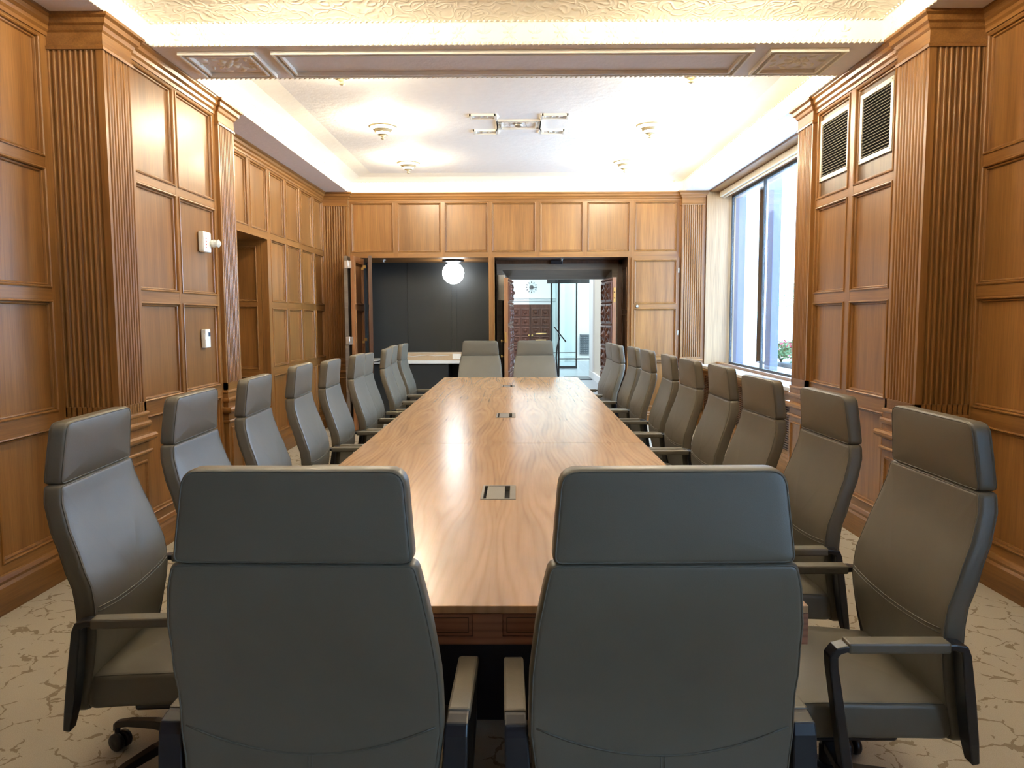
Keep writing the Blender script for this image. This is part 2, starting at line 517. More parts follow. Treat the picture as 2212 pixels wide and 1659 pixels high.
# back wall
mb = MB()
P = PBf(10.402)
k7 = [(-2.205, -1.645), (-1.59, -1.01), (-.955, -.385), (-.33, .25), (.31, .88), (.94, 1.505), (1.57, 2.135)]
grid_wall(mb, P, -2.62, 2.52, 2.262, ZT, k7, [(2.335, 2.985)])
mb.pbox(P, -2.62, -2.205, 0, 2.262, -.05, FD, 0, .5)
mb.pbox(P, -.376, -.298, 0, 2.262, -.9, FD, 0, .5)
grid_wall(mb, P, 1.484, 2.52, 0, 2.262, [(1.56, 2.135)], [(.24, .86)], back=.05)
mb.build('wall_back', [m_oak, m_oakx], kind='structure')
# thin bead round both openings
mb = MB()
for x0, x1 in ((-2.205, -.376), (-.298, 1.484)):
    mb.box(x0-.012, x0, 10.37, 10.385, 0, 2.274, 0, .7); mb.box(x1, x1+.012, 10.37, 10.385, 0, 2.274, 0, .7)
    mb.box(x0, x1, 10.37, 10.385, 2.262, 2.274, 1, .7)
mb.build('trim_1', [m_oak, m_oakx], kind='structure')

# cupboard door beside the doorway
cb = empty('door_2', (1.85, 10.38, 0)); tag(cb, kind='structure')
def loc(o, e):
    o.location = -Vector(e.location); return o
mb = MB()
grid_wall(mb, PBf(10.366), 1.53, 2.165, .88, 2.25, [(1.565, 2.13)], [(.93, 1.575), (1.635, 2.22)], back=.0125)
loc(mb.build('door_panel', [m_oak, m_oakx], cb), cb)
mb = MB(); mb.lathe([(.006, 0), (.008, .02), (.02, .028), (.022, .038), (.012, .048)], (1.60, 10.342, 1.605), 14, M=Matrix.Rotation(PI/2, 3, 'X'))
loc(mb.build('knob', m_steel, cb), cb)
for z in (2.08, 1.25):
    mb = MB(); mb.tube([(2.165, 10.34, z-.035), (2.165, 10.34, z+.035)], .008, 8); mb.box(2.15, 2.165, 10.338, 10.344, z-.03, z+.03)
    loc(mb.build('hinge', m_steel, cb), cb)

# front wall (behind the camera)
mb = MB()
grid_wall(mb, lambda u, z, d: (u, YF+d, z), -2.65, 2.65, 0, ZT, [(-2.45+i*.61, -1.9+i*.61) for i in range(8)], ROWS)
mb.build('wall_front', [m_oakdark, m_oakdark], kind='structure')

# ------------------------------------------------------------------ fluted pilasters with caps and pedestals
def flutes(p0, p1, n, margin=.03, count=5):
    """points from p0 to p1 with concave flutes cut against normal n"""
    p0 = Vector(p0); p1 = Vector(p1); n = Vector(n); L = (p1-p0).length; t = (p1-p0)/L
    w = (L-2*margin)/count; pts = [p0]
    for i in range(count):
        a = margin+i*w
        wide = i % 2 == 0
        f = .24*w
        pts.append(p0+t*(a+f*.4))
        seg = 5
        for k in range(seg+1):
            q = k/seg
            s_ = a+f+(w-2*f)*q
            dep = (.015, .010, .013)[i % 3]*math.sin(PI*q)**.8 if 0 < q < 1 else 0.0
            pts.append(p0+t*s_-n*(dep+.002))
        pts.append(p0+t*(a+w-f*.4))
    pts.append(p1)
    return [(p.x, p.y) for p in pts]
def offset_poly(poly, d):
    return poly
CAPPROF = [(0, 2.93), (.008, 2.93), (.010, 2.945), (.002, 2.955), (.002, 3.02), (.012, 3.03), (.02, 3.05), (.036, 3.06), (.04, 3.085), (.058, 3.095), (.06, ZT), (0, ZT)]
PEDS = [(.89, .012, .010), (.828, .020, .016), (.75, .045, .020), (.66, .022, .010)]
def pilaster(name, sx, y0, y1, xin, xout, camface=True):
    """sx = -1 left wall, +1 right wall; xin = room-side |x|, xout = |x| of the wall behind"""
    mb = MB()
    a = (sx*xout, y0); b = (sx*xin, y0); c = (sx*xin, y1); d = (sx*xout, y1)
    poly = []
    if camface and xout-xin > .2: poly += flutes(a, b, (0, -1), .035, 9)
    else: poly += [a, b]
    poly += flutes(b, c, (-sx, 0), .022, 9)[1:-1]
    poly += [c, d]
    mb.extrude(poly, .905, 2.94, 0, .5)
    # block behind the flutes at the foot and the pedestal
    mb.box(min(sx*xin, sx*xout), max(sx*xin, sx*xout), y0, y1, .895, .96, 1, .6)
    g = .012
    def blk(e, z0, z1, m=1, t=.5):
        mb.box(min(sx*(xin-e), sx*xout), max(sx*(xin-e), sx*xout), y0-e, y1+e, z0, z1, m, t)
    blk(.006, 0, .895, 0, .4)
    path = [(sx*xout, y0), (sx*xin, y0), (sx*xin, y1), (sx*xout, y1)]
    side = -1 if sx > 0 else 1
    for z, e, h in PEDS:
        pr = [(0, z-h*1.6), (e*.5, z-h*1.4), (e*.8, z-h), (e, z-h*.4), (e, z+h*.3), (e*.8, z+h), (0, z+h)]
        mb.sweep(path, pr, 1, .75, side=-side)
    # inset panel on the pedestal's room side
    if sx < 0: Pp = lambda u, z, d: (-xin+.006+d-.01, u, z)
    else: Pp = lambda u, z, d: (xin-.006-d+.01, u, z)
    mould_ring(mb, Pp, y0+.04, y1-.04, .24, .61, 1, [(0, .012), (.004, .022), (.012, .022), (.018, .012), (.022, .011)])
    mb.sweep(path, [(0, .0), (.028, .0), (.028, .15), (.018, .17), (.02, .19), (0, .20)], 1, .55, side=-side)
    mb.sweep(path, CAPPROF, 1, .5, side=-side)
    return mb.build(name, [m_oak, m_oaky], kind='structure')
pilaster('trim_2', -1, 4.33, 4.645, 2.262, 2.60)
pilaster('trim_3', 1, 4.36, 4.715, 2.262, 2.60)
pilaster('trim_4', -1, 5.955, 6.28, 2.262, 2.60)
pilaster('trim_5', 1, 6.02, 6.335, 2.262, 2.60)
# pilasters on the back wall
for nm, x0, x1 in (('trim_6', -2.565, -2.235), ('trim_7', 2.185, 2.475)):
    mb = MB()
    poly = [(x0, 10.40)] + flutes((x0, 10.30), (x1, 10.30), (0, -1), .02, 9) + [(x1, 10.40)]
    mb.extrude(poly, .93, 2.94, 0, .5)
    path = [(x0, 10.4), (x0, 10.30), (x1, 10.30), (x1, 10.4)]
    mb.box(x0-.006, x1+.006, 10.294, 10.4, 0, .93, 0, .45)
    for z, e, h in PEDS:
        mb.sweep(path, [(0, z-h*1.6), (e*.5, z-h*1.4), (e, z-h*.4), (e, z+h*.3), (e*.8, z+h), (0, z+h)], 1, .75, side=-1)
    mb.sweep(path, CAPPROF, 1, .5, side=-1)
    mb.build(nm, [m_oak, m_oakx], kind='structure')

# cornice along the walls
CORN = [(0, 3.0), (.008, 3.0), (.010, 3.02), (.022, 3.032), (.026, 3.05), (.042, 3.062), (.046, 3.085), (.062, 3.097), (.064, ZT), (0, ZT)]
for nm, path, s_ in (('trim_8', [(-2.57, YF), (-2.57, 4.33)], -1), ('trim_9', [(-2.29, 4.64), (-2.29, 5.96)], -1), ('trim_10', [(-2.57, 6.28), (-2.57, 10.38)], -1),
                     ('trim_11', [(2.57, YF), (2.57, 4.36)], 1), ('trim_12', [(2.29, 4.71), (2.29, 6.02)], 1)):
    mb = MB(); mb.sweep(path, CORN, 0, .55, side=s_); mb.build(nm, m_oaky, kind='structure')
mb = MB(); mb.sweep([(-2.24, 10.38), (2.19, 10.38)], CORN, 0, .55, side=-1); mb.build('trim_13', m_oakx, kind='structure')
mb = MB(); mb.box(2.475, 2.53, 10.30, 10.4, .78, ZT, 0, .3); mb.box(2.50, 2.515, 10.285, 10.3, .78, ZT, 0, .35); mb.build('trim_14', m_oak, kind='structure')
# baseboards
BASE = [(0, 0), (.026, 0), (.026, .135), (.016, .15), (.018, .165), (.008, .185), (0, .19)]
for nm, path, s_, mt in (('baseboard_left', [(-2.57, YF), (-2.57, 4.33)], -1, m_oaky), ('baseboard_left', [(-2.29, 4.645), (-2.29, 5.955)], -1, m_oaky), ('baseboard_left', [(-2.57, 8.0), (-2.57, 10.38)], -1, m_oaky),
                         ('baseboard_right', [(2.57, YF), (2.57, 4.36)], 1, m_oaky), ('baseboard_right', [(2.29, 4.715), (2.29, 6.02)], 1, m_oaky), ('baseboard_right', [(2.50, 6.33), (2.50, 10.38)], 1, m_oaky),
                         ('baseboard_back', [(1.50, 10.38), (2.18, 10.38)], -1, m_oakx)):
    mb = MB(); mb.sweep(path, BASE, 0, .5, side=s_); mb.build(nm, mt, kind='structure')

# ------------------------------------------------------------------ floor
mb = MB(); mb.box(-3.3, 3.0, YF-.2, 11.3, -.2, 0.0); mb.build('floor', m_carpet, kind='structure')

# ------------------------------------------------------------------ ceiling: plaster beams and two coffers
CB = 3.245; CF = 3.30
def coffer(mb, x0, x1, y0, y1, cm):
    """vertical frieze band, cove band in relief, flat field"""
    e = .36
    a = mb.add([(x0, y0, ZT), (x1, y0, ZT), (x1, y1, ZT), (x0, y1, ZT)])
    b = mb.add([(x0, y0, CB), (x1, y0, CB), (x1, y1, CB), (x0, y1, CB)])
    c = mb.add([(x0+e*.5, y0+e*.5, CF-.015), (x1-e*.5, y0+e*.5, CF-.015), (x1-e*.5, y1-e*.5, CF-.015), (x0+e*.5, y1-e*.5, CF-.015)])
    d = mb.add([(x0+e, y0+e, CF), (x1-e, y0+e, CF), (x1-e, y1-e, CF), (x0+e, y1-e, CF)])
    for p_, q_, m in ((a, b, 3), (b, c, cm), (c, d, cm)):
        for k in range(4): mb.face([p_+k, p_+(k+1) % 4, q_+(k+1) % 4, q_+k], m)
    mb.face([d, d+1, d+2, d+3], 0)
def quad(mb, x0, x1, y0, y1, z, m):
    n = mb.add([(x0, y0, z), (x1, y0, z), (x1, y1, z), (x0, y1, z)]); mb.face([n, n+1, n+2, n+3], m)
XC0, XC1 = -2.215, 2.205
Y1a, Y1b, Y2b = 4.815, 5.455, 10.34
mb = MB()
coffer(mb, XC0, XC1, YF+.3, Y1a, 1)
coffer(mb, XC0, XC1, Y1b, Y2b, 3)
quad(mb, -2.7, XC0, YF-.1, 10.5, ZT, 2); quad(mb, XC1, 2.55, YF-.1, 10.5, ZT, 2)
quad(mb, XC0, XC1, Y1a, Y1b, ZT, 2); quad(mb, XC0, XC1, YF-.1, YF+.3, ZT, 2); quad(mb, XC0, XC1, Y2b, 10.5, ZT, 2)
mb.build('ceiling', [m_plaster, m_relief, m_plaster_shade, m_cream], kind='structure', recalc=False)
mb = MB(); mb.box(-3.4, 3.1, YF-.3, 11.4, 3.5, 3.62); mb.box(-3.3, -2.64, YF-.2, 6.9, 0, 3.5); mb.box(-3.3, -2.64, 8.12, 11.3, 0, 3.5); mb.box(-3.3, -3.26, 6.9, 8.12, 0, 3.5); mb.box(-3.3, -2.64, 6.9, 8.12, 2.32, 3.5); mb.box(2.55, 2.64, YF-.2, yw, 3.0, 3.5)
mb.box(-3.3, 2.7, YF-.2, YF-.05, 0, 3.5); mb.box(2.60, 2.64, yw, 6.2, 3.0, 3.5); mb.box(-2.6, 2.6, 10.46, 11.3, 2.4, 3.5)
mb.build('ceiling', m_concrete, kind='structure')  # unseen outer shell and roof, added to keep the sun out of the room

# rope beads along the coffer edges and raised work on the beam
mb = MB()
def rope(x0, y0, x1, y1, z, r_=.011, pitch=.034):
    L = math.hypot(x1-x0, y1-y0); n = int(L/pitch); ux, uy = (x1-x0)/L, (y1-y0)/L
    for i in range(n):
        c = Vector((x0+(x1-x0)*(i+.5)/n, y0+(y1-y0)*(i+.5)/n, z))
        dv = Vector((ux*.8, uy*.8, .6)).normalized()
        s1 = dv.cross(Vector((uy, -ux, 0))).normalized(); s2 = dv.cross(s1)
        n0 = mb.add([c-dv*r_*1.9, c+s1*r_, c+s2*r_, c-s1*r_, c-s2*r_, c+dv*r_*1.9])
        for k in range(4):
            j = 1+(k+1) % 4
            mb.face([n0, n0+1+k, n0+j], 0, None, True); mb.face([n0+5, n0+j, n0+1+k], 0, None, True)
rope(XC0, Y1a, XC1, Y1a, ZT+.006); rope(XC0, Y1a-.01, XC1, Y1a-.01, CB, .008)
rope(XC0, Y1b, XC1, Y1b, ZT+.006)
for X in (XC0, XC1):
    rope(X, 1.5, X, Y1a, ZT+.006); rope(X-math.copysign(.01, X), 3.4, X-math.copysign(.01, X), Y1a, CB, .008)
    rope(X, Y1b, X, Y2b, ZT+.006, .010, .05); rope(X-math.copysign(.01, X), Y1b, X-math.copysign(.01, X), Y2b, CB, .008, .05)
rope(XC0, Y2b-.01, XC1, Y2b-.01, CB, .008, .05)
def frame_under(x0, x1, y0, y1):
    for a, b in ((0, .014), (.040, .054)):
        for (u0, u1, v0, v1) in ((x0+a, x1-a, y0+a, y0+b), (x0+a, x1-a, y1-b, y1-a), (x0+a, x0+b, y0+b, y1-b), (x1-b, x1-a, y0+b, y1-b)):
            mb.box(u0, u1, v0, v1, ZT-.024, ZT+.002)
    c = .027; z = ZT-.006
    rope(x0+c, y0+c, x1-c, y0+c, z, .008, .03); rope(x0+c, y1-c, x1-c, y1-c, z, .008, .03)
    rope(x0+c, y0+c, x0+c, y1-c, z, .008, .03); rope(x1-c, y0+c, x1-c, y1-c, z, .008, .03)
by0, by1 = Y1a+.085, Y1b-.085
frame_under(-1.52, 1.47, by0, by1)
frame_under(-2.10, -1.62, by0, by1)
frame_under(1.57, 2.05, by0, by1)
def rosette(c, n, u, s):
    n = Vector(n); u = Vector(u); w_ = n.cross(u); c = Vector(c)
    mb.dome(c, n, u, .30*s, .30*s, .22*s)
    for k in range(6):
        a = k*PI/3; d = u*math.cos(a)+w_*math.sin(a)
        mb.dome(c+d*s*.62, n, d, .34*s, .20*s, .16*s)
    for k in range(4):
        a = PI/4+k*PI/2; d = u*math.cos(a)+w_*math.sin(a)
        mb.dome(c+d*s*1.25, n, d, .42*s, .13*s, .12*s, seg=6)
for cx in (-1.86, 1.81):
    rosette((cx, (by0+by1)/2, ZT), (0, 0, -1), (1, 0, 0), .085)
    for k in range(10):
        a = k*2*PI/10
        mb.dome((cx+.16*math.cos(a), (by0+by1)/2+.135*math.sin(a), ZT), (0, 0, -1), (math.cos(a*2), math.sin(a*2), 0), .035, .012, .012, seg=6)
x = XC0+.16; i = 0
while x < XC1-.1:
    if i % 2: rosette((x, Y1a, (ZT+CB)/2+.004), (0, -1, 0), (1, 0, 0), .042)
    else:
        for k in range(3):
            a = PI/2+(k-1)*1.1
            mb.dome((x+.026*math.cos(a), Y1a, (ZT+CB)/2-.005+.026*math.sin(a)), (0, -1, 0), (math.cos(a), 0, math.sin(a)), .026, .009, .009, seg=6)
        mb.dome((x, Y1a, (ZT+CB)/2-.03), (0, -1, 0), (1, 0, 0), .024, .008, .009, seg=6)
    x += .155; i += 1
for X, nx in ((XC0, 1), (XC1, -1)):
    y = Y1a-.16
    while y > 3.0:
        rosette((X, y, (ZT+CB)/2+.004), (nx, 0, 0), (0, 1, 0), .042); y -= .31
mb.build('trim_15', m_cream, kind='structure', recalc=False)

# raised cross ornament in the middle of the far ceiling, with a small grey detector at its heart
mb = MB()
def fr(x0, x1, y0, y1, w_=.014, fill=True):
    for (a, b, c, d) in ((x0, x1, y0, y0+w_), (x0, x1, y1-w_, y1), (x0, x0+w_, y0, y1), (x1-w_, x1, y0, y1)):
        mb.box(a, b, c, d, CF-.018, CF+.002)
    if fill:
        nx = max(1, int((x1-x0)/.05)); ny = max(1, int((y1-y0)/.07))
        for i in range(nx):
            for j in range(ny):
                mb.dome((x0+(x1-x0)*(i+.5)/nx, y0+(y1-y0)*(j+.5)/ny, CF), (0, 0, -1), (math.cos(i+j), math.sin(i+j), 0), .02, .012, .010, seg=6)
ox, oy = .022, 7.50
fr(ox-.21, ox+.21, oy-.16, oy+.17); fr(ox-.17, ox+.17, oy-.12, oy+.13, .01, False)
for sx in (-1, 1):
    for sy in (-1, 1):
        xa, xb = sorted((ox+sx*.21, ox+sx*.45)); yc = oy+sy*.29
        fr(xa, xb, yc-.07, yc+.07)
    mb.box(ox+sx*.205-.007, ox+sx*.205+.007, oy-.36, oy+.36, CF-.018, CF+.002)
mb.build('trim_16', m_cream, kind='structure')
d0 = empty('smoke_detector', (ox, oy, CF-.03)); tag(d0, 'small round grey detector at the centre of the raised ceiling ornament', 'smoke detector')
mb = MB(); mb.lathe([(.035, .03), (.04, .012), (.032, 0), (.012, -.006)], seg=16); mb.build('detector_body', m_steel, d0)

# ------------------------------------------------------------------ ceiling lamps
def make_lamp():
    e = empty('ceiling_lamp')
    def ring(name, prof, mat, par):
        mb = MB(); mb.lathe(prof, seg=32, cap=False); return mb.build(name, mat, par)
    body = ring('lamp_body', [(.0, 0), (.128, 0), (.128, -.003), (.09, -.006), (.082, -.012)], m_lampmetal, e)
    ring('glass_band', [(.080, -.012), (.106, -.044)], m_lampglass, e)
    ring('rim', [(.104, -.042), (.128, -.044), (.134, -.047), (.134, -.055), (.122, -.060), (.100, -.063), (.090, -.064)], m_lampmetal, e)
    ring('glass_band', [(.093, -.062), (.086, -.078)], m_lampglass, e)
    ring('rim', [(.072, -.076), (.092, -.078), (.088, -.084), (.078, -.086), (.076, -.104), (.060, -.106)], m_lampmetal, e)
    ring('glass_band', [(.062, -.104), (.050, -.122)], m_lampglass, e)
    ring('rim', [(.03, -.120), (.052, -.122), (.048, -.128), (.026, -.132)], m_lampmetal, e)
    mb = MB(); mb.lathe([(.026, -.130), (.030, -.136), (.012, -.148), (.010, -.154), (.022, -.164), (.006, -.172)], seg=16)
    mb.build('finial', m_lampmetal, e)
    return e
def dup(o, loc_, rz=None):
    r = o.copy(); COL.objects.link(r); r.location = loc_
    if rz is not None: r.rotation_euler = (0, 0, rz)
    for ch in list(o.children):
        c = ch.copy(); COL.objects.link(c); c.parent = r
        for g in ch.children:
            d = g.copy(); COL.objects.link(d); d.parent = c
    return r
lamp0 = make_lamp()
LY = {9.08: 'farthest', 7.38: 'middle', 5.68: 'nearest the beam'}
first = True
for yy in (9.08, 7.38, 5.68, 3.98, 2.28):
    for sx, sn in ((-1, 'left'), (1, 'right')):
        xx = sx*1.253
        if first: o = lamp0; o.location = (xx, yy, CF); first = False
        else: o = dup(lamp0, (xx, yy, CF))
        if yy == 9.08: lab = f'stepped cream ceiling lamp, farthest one on the {sn}, nearest the back wall'
        elif yy == 7.38: lab = f'stepped cream ceiling lamp {sn} of the raised cross ornament'
        elif yy == 5.68: lab = f'stepped ceiling lamp mostly hidden by the plaster beam, {sn} one'
        else: lab = f'stepped ceiling lamp of the near coffer, {sn} side, ' + ('one closer to the beam' if yy > 3 else 'one farther from the beam')
        tag(o, lab, 'ceiling lamp', 'stepped ceiling lamps')

# ------------------------------------------------------------------ windows
def window(name, X, ys, z0, z1):
    e = empty(name, (X, (ys[0]+ys[-1])/2, z0)); tag(e, kind='structure')
    mb = MB()
    for y in ys: mb.box(X-.016, X+.016, y-.014, y+.014, z0, z1)
    mb.box(X-.018, X+.018, ys[-1], ys[0], z0, z0+.03); mb.box(X-.018, X+.018, ys[-1], ys[0], z1-.03, z1)
    loc(mb.build('window_frame', m_bronze, e), e)
    for a, b in zip(ys, ys[1:]):
        mb = MB(); mb.box(X-.003, X+.003, b+.018, a-.018, z0+.035, z1-.035); loc(mb.build('window_pane', m_glass, e), e)
    return e
window('window_1', BX+.05, [10.22, 8.92, 7.62, 6.34], .835, 3.035)
window('window_2', 2.75, [yw, YF+.5], .83, 3.0)
mb = MB(); mb.box(2.42, BX+.1, 6.30, 10.30, .795, .832); mb.build('windowsill', [m_stone], kind='structure', bevel=.006).name = 'window_1_sill'
mb = MB(); mb.box(2.405, 2.425, 6.34, 10.30, .775, .79); mb.box(2.66, 2.70, 6.34, 10.27, .832, .862); mb.build('trim_17', m_oaky, kind='structure')
# roller blind cassette
e = empty('roller_blind', (2.68, 8.3, 3.03)); tag(e, 'long cream roller blind cassette rolled up above the window', 'window blind')
mb = MB(); mb.box(2.655, 2.745, 6.35, 10.24, 3.02, 3.088); loc(mb.build('cassette', m_blind, e, bevel=.008), e)
mb = MB(); mb.tube([(2.70, 6.4, 3.012), (2.70, 10.2, 3.012)], .012, 8); loc(mb.build('bottom_bar', m_blind, e), e)
# radiator grilles under the sill
for i, (a, b) in enumerate(((6.45, 7.27), (7.43, 8.25), (8.41, 9.23), (9.39, 10.17))):
    e = empty('radiator_grille', (2.49, (a+b)/2, .2))
    tag(e, ['slatted radiator grille below the sill, beside the fluted pilaster', 'slatted radiator grille below the sill, second from the pilaster', 'slatted radiator grille below the sill, third from the pilaster', 'slatted radiator grille below the sill, closest to the back wall'][i], 'grille', 'radiator grilles under the window')
    mb = MB(); mb.box(2.500, 2.512, a, b, .23, .69); loc(mb.build('backing', m_slat, e), e)
    mb = MB()
    z = .24
    while z < .69: mb.box(2.482, 2.500, a, b, z, z+.010); z += .022
    for k in range(7): mb.box(2.484, 2.500, a+(b-a)*k/6-.006, a+(b-a)*k/6+.006, .23, .69)
    loc(mb.build('slats', m_oakdark, e), e)

# vent grilles high on the right
for i, (a, b) in enumerate(((4.835, 5.29), (5.455, 5.965))):
    z0, z1 = 2.475, 2.925
    e = empty('vent_grille', (2.31, (a+b)/2, z0))
    tag(e, ['metal framed vent grille nearer the camera in dark oak panel', 'metal framed vent grille farther from the camera, left of its twin'][i], 'vent', 'louvred vents high on the right wall')
    X = 2.312
    mb = MB(); fw = .032
    mb.box(X-.014, X, a, b, z0, z0+fw); mb.box(X-.014, X, a, b, z1-fw, z1); mb.box(X-.014, X, a, a+fw, z0+fw, z1-fw); mb.box(X-.014, X, b-fw, b, z0+fw, z1-fw)
    loc(mb.build('vent_frame', m_alu, e, bevel=.002), e)
    mb = MB(); mb.box(X-.002, X+.0005, a+fw, b-fw, z0+fw, z1-fw); loc(mb.build('backing', m_void, e), e)
    mb = MB(); z = z0+fw+.008
    n = 20
    for k in range(n):
        z = z0+fw+(z1-z0-2*fw)*(k+.5)/n
        Mx = Matrix.Translation((X-.008, 0, z)) @ Matrix.Rotation(R(-30), 4, 'Y')
        mb.box(-.007, .007, a+fw, b-fw, -.0012, .0012, M=Mx)
    loc(mb.build('louvre', m_alu, e), e).name = 'louvres'
    for k, (yy, zz) in enumerate([(yy, zz) for yy in (a+.016, (a+b)/2, b-.016) for zz in (z0+.016, z1-.016)]):
        mb = MB(); mb.lathe([(.005, 0), (.004, .003)], (X-.014, yy, zz), 8, M=Matrix.Rotation(-PI/2, 3, 'Y'))
        loc(mb.build('screw', m_steel, e), e)

# devices on the left wall
e = empty('wall_alarm', (-2.31, 5.70, 2.02)); tag(e, 'white plastic key alarm box with a clear knob, high on left oak panelling', 'alarm box')
mb = MB(); mb.box(0, .045, -.08, .06, -.075, .075); mb.build('alarm_body', m_white, e, bevel=.012)
mb = MB(); mb.lathe([(.026, 0), (.03, .02), (.024, .04), (.03, .055), (.012, .07)], (.045, .055, -.005), 10, M=Matrix.Rotation(PI/2, 3, 'Y'), smooth=False); mb.build('knob', m_clearplastic, e)
mb = MB()
for k in range(4): mb.box(.045, .047, -.045, -.033, .02-.022*k, .028-.022*k)
mb.build('indicator', m_red, e)
e = empty('thermostat', (-2.31, 5.66, 1.315)); tag(e, 'small white wall thermostat with a dark display on left panelling', 'thermostat')
mb = MB(); mb.box(0, .035, -.045, .045, -.068, .068); mb.build('thermostat_body', m_white, e, bevel=.006)
mb = MB(); mb.box(.035, .037, .005, .035, .015, .045); mb.build('display', m_lcd, e)
mb = MB(); mb.box(.004, .03, -.049, -.045, -.01, .035); mb.build('side_button', m_white, e)

# ------------------------------------------------------------------ alcove in the back wall
AX0, AX1, AY0, AY1, AZ = -2.205, -.376, 10.40, 11.32, 2.262
mb = MB()
mb.box(AX0-.05, AX1+.04, AY1, AY1+.05, 0, 2.4, 0)
for xa, xb in ((AX0, -1.605), (-1.597, -.955), (-.948, -.886), (-.879, AX1)):
    mb.box(xa, xb, AY1-.012, AY1, .05, AZ, 0)
mb.box(AX0-.05, AX0, 10.453, AY1, 0, 2.4, 0); mb.box(AX1-.006, AX1, AY0+.03, AY1, 0, AZ, 0)
mb.box(AX0-.05, AX1+.04, 10.453, AY1+.05, AZ, 2.32, 1)
mb.build('wall_alcove', [m_navy, m_oakx], kind='structure')
g = empty('globe_ceiling_light', (-.885, 10.80, AZ)); tag(g, 'round white glass globe light glowing in the dark alcove', 'globe light')
mb = MB(); mb.lathe([(.05, 0), (.148, 0), (.152, -.008), (.15, -.022), (.12, -.026), (.10, -.034)], seg=36); mb.build('ceiling_plate', m_black, g)
mb = MB(); mb.lathe([(.152*math.sin(t*PI/18), -.183+.152*math.cos(t*PI/18)) for t in range(1, 18)], seg=36); mb.build('globe', m_globe, g)
s_ = empty('sprinkler_head', (-1.85, 10.75, AZ)); tag(s_, 'tiny chrome sprinkler head on the alcove ceiling', 'sprinkler')
mb = MB(); mb.lathe([(.035, 0), (.035, -.004), (.012, -.008), (.010, -.024), (.02, -.026), (.02, -.029)], seg=14); mb.build('sprinkler_body', m_silver, s_)
s_ = empty('sprinkler_head', (.62, 10.70, 2.262)); tag(s_, 'tiny chrome sprinkler head on the dark doorway soffit', 'sprinkler')
mb = MB(); mb.lathe([(.035, 0), (.035, -.004), (.012, -.008), (.010, -.024), (.02, -.026), (.02, -.029)], seg=14); mb.build('sprinkler_body', m_silver, s_)
# counter
c = empty('counter', (-1.29, 10.95, 0)); tag(c, 'marble topped dark counter standing inside the black alcove', 'counter')
mb = MB(); mb.box(AX0+.01, AX1-.01, 10.60, AY1-.015, .828, .872); loc(mb.build('marble_top', m_marble, c, bevel=.004), c)
mb = MB(); mb.box(AX0+.01, -.95, 10.66, AY1-.02, .03, .826); mb.box(-.95, AX1-.02, 11.2, AY1-.02, .03, .826); mb.box(AX1-.06, AX1-.02, 10.66, 11.2, .03, .826)
loc(mb.build('cabinet_body', m_black, c), c)
for a, b in ((-2.18, -1.58), (-1.57, -.96)):
    mb = MB(); mb.box(a, b, 10.645, 10.66, .06, .81); dr = loc(mb.build('door', m_navy, c, bevel=.002), c)
    mb = MB(); hx = b-.05 if a < -2 else a+.04
    mb.tube([(hx, 10.645, .70), (hx, 10.625, .70), (hx, 10.625, .78), (hx, 10.645, .78)], .004, 6)
    mb.build('handle', m_steel, dr)
# hooks / latch lying at the counter's left end
o = MB(); o.tube([(-1.99, 10.57, .855), (-1.93, 10.57, .86), (-1.88, 10.585, .872), (-1.84, 10.59, .86), (-1.83, 10.59, .83)], .009, 6); o.tube([(-1.88, 10.585, .872), (-1.86, 10.585, .89), (-1.84, 10.585, .885)], .007, 6)
l_ = o.build('door_latch', m_black, c); loc(l_, c)
# wrapped box on the counter
b_ = empty('cardboard_box', (-1.14, 10.86, .8725)); tag(b_, 'long flat cardboard box wrapped in clear film on the marble counter', 'box')
mb = MB(); mb.box(-.49, .37, -.19, .19, 0, .098); mb.build('carton', m_card, b_, bevel=.006)
mb = MB(); mb.box(.245, .36, -.193, -.19, .012, .088); mb.build('shipping_label', m_white, b_)
mb = MB()
mb.tube([(-.48, -.193, .07), (-.3, -.194, .055), (-.1, -.193, .075), (.0, -.194, .06), (.2, -.193, .07)], .003, 5)
mb.tube([(-.49, -.15, .10), (-.2, -.1, .101), (.1, -.17, .10), (.36, -.12, .10)], .003, 5)
mb.build('film_fold', m_clearplastic, b_)

# ------------------------------------------------------------------ folding doors parked at the alcove's left
fd = empty('door_3', (-2.1, 10.3, 0)); tag(fd, kind='structure')
def leaf(p, q, th, side, z0=.02, z1=2.243, mats=None, name='door_leaf'):
    """leaf from plan point p to q, panelled on the side given (+1 = left of p->q)"""
    p = Vector(p); q = Vector(q); L = (q-p).length; t = (q-p)/L; n = Vector((-t.y, t.x))*side
    mb = MB()
    def P(u, z, d): w = p+t*u+n*(d-FD); return (w.x, w.y, z)
    k = 1 if L < .9 else 2
    cols_ = [(.05+i*(L-.05)/k, (i+1)*(L-.05)/k) for i in range(k)]
    grid_wall(mb, P, 0, L, z0, z1, cols_, [(.18, .80), (.86, 1.565), (1.635, 2.17)], back=th-FD)
    return mb, P
A0, A1 = (-2.185, 9.78), (-2.19, 10.36)
B0, B1 = (-2.055, 9.78), (-2.045, 10.36)
C1, C0 = (-1.99, 10.36), (-1.875, 9.78)
mb, _ = leaf(A0, A1, .045, 1); loc(mb.build('door_leaf', [m_header, m_header], fd), fd)
mb, _ = leaf(B0, B1, .045, -1); loc(mb.build('door_leaf', [m_dooredge, m_dooredge], fd), fd)
mb, _ = leaf(C0, C1, .045, 1); loc(mb.build('door_leaf', [m_oakdark, m_oakdark], fd), fd)
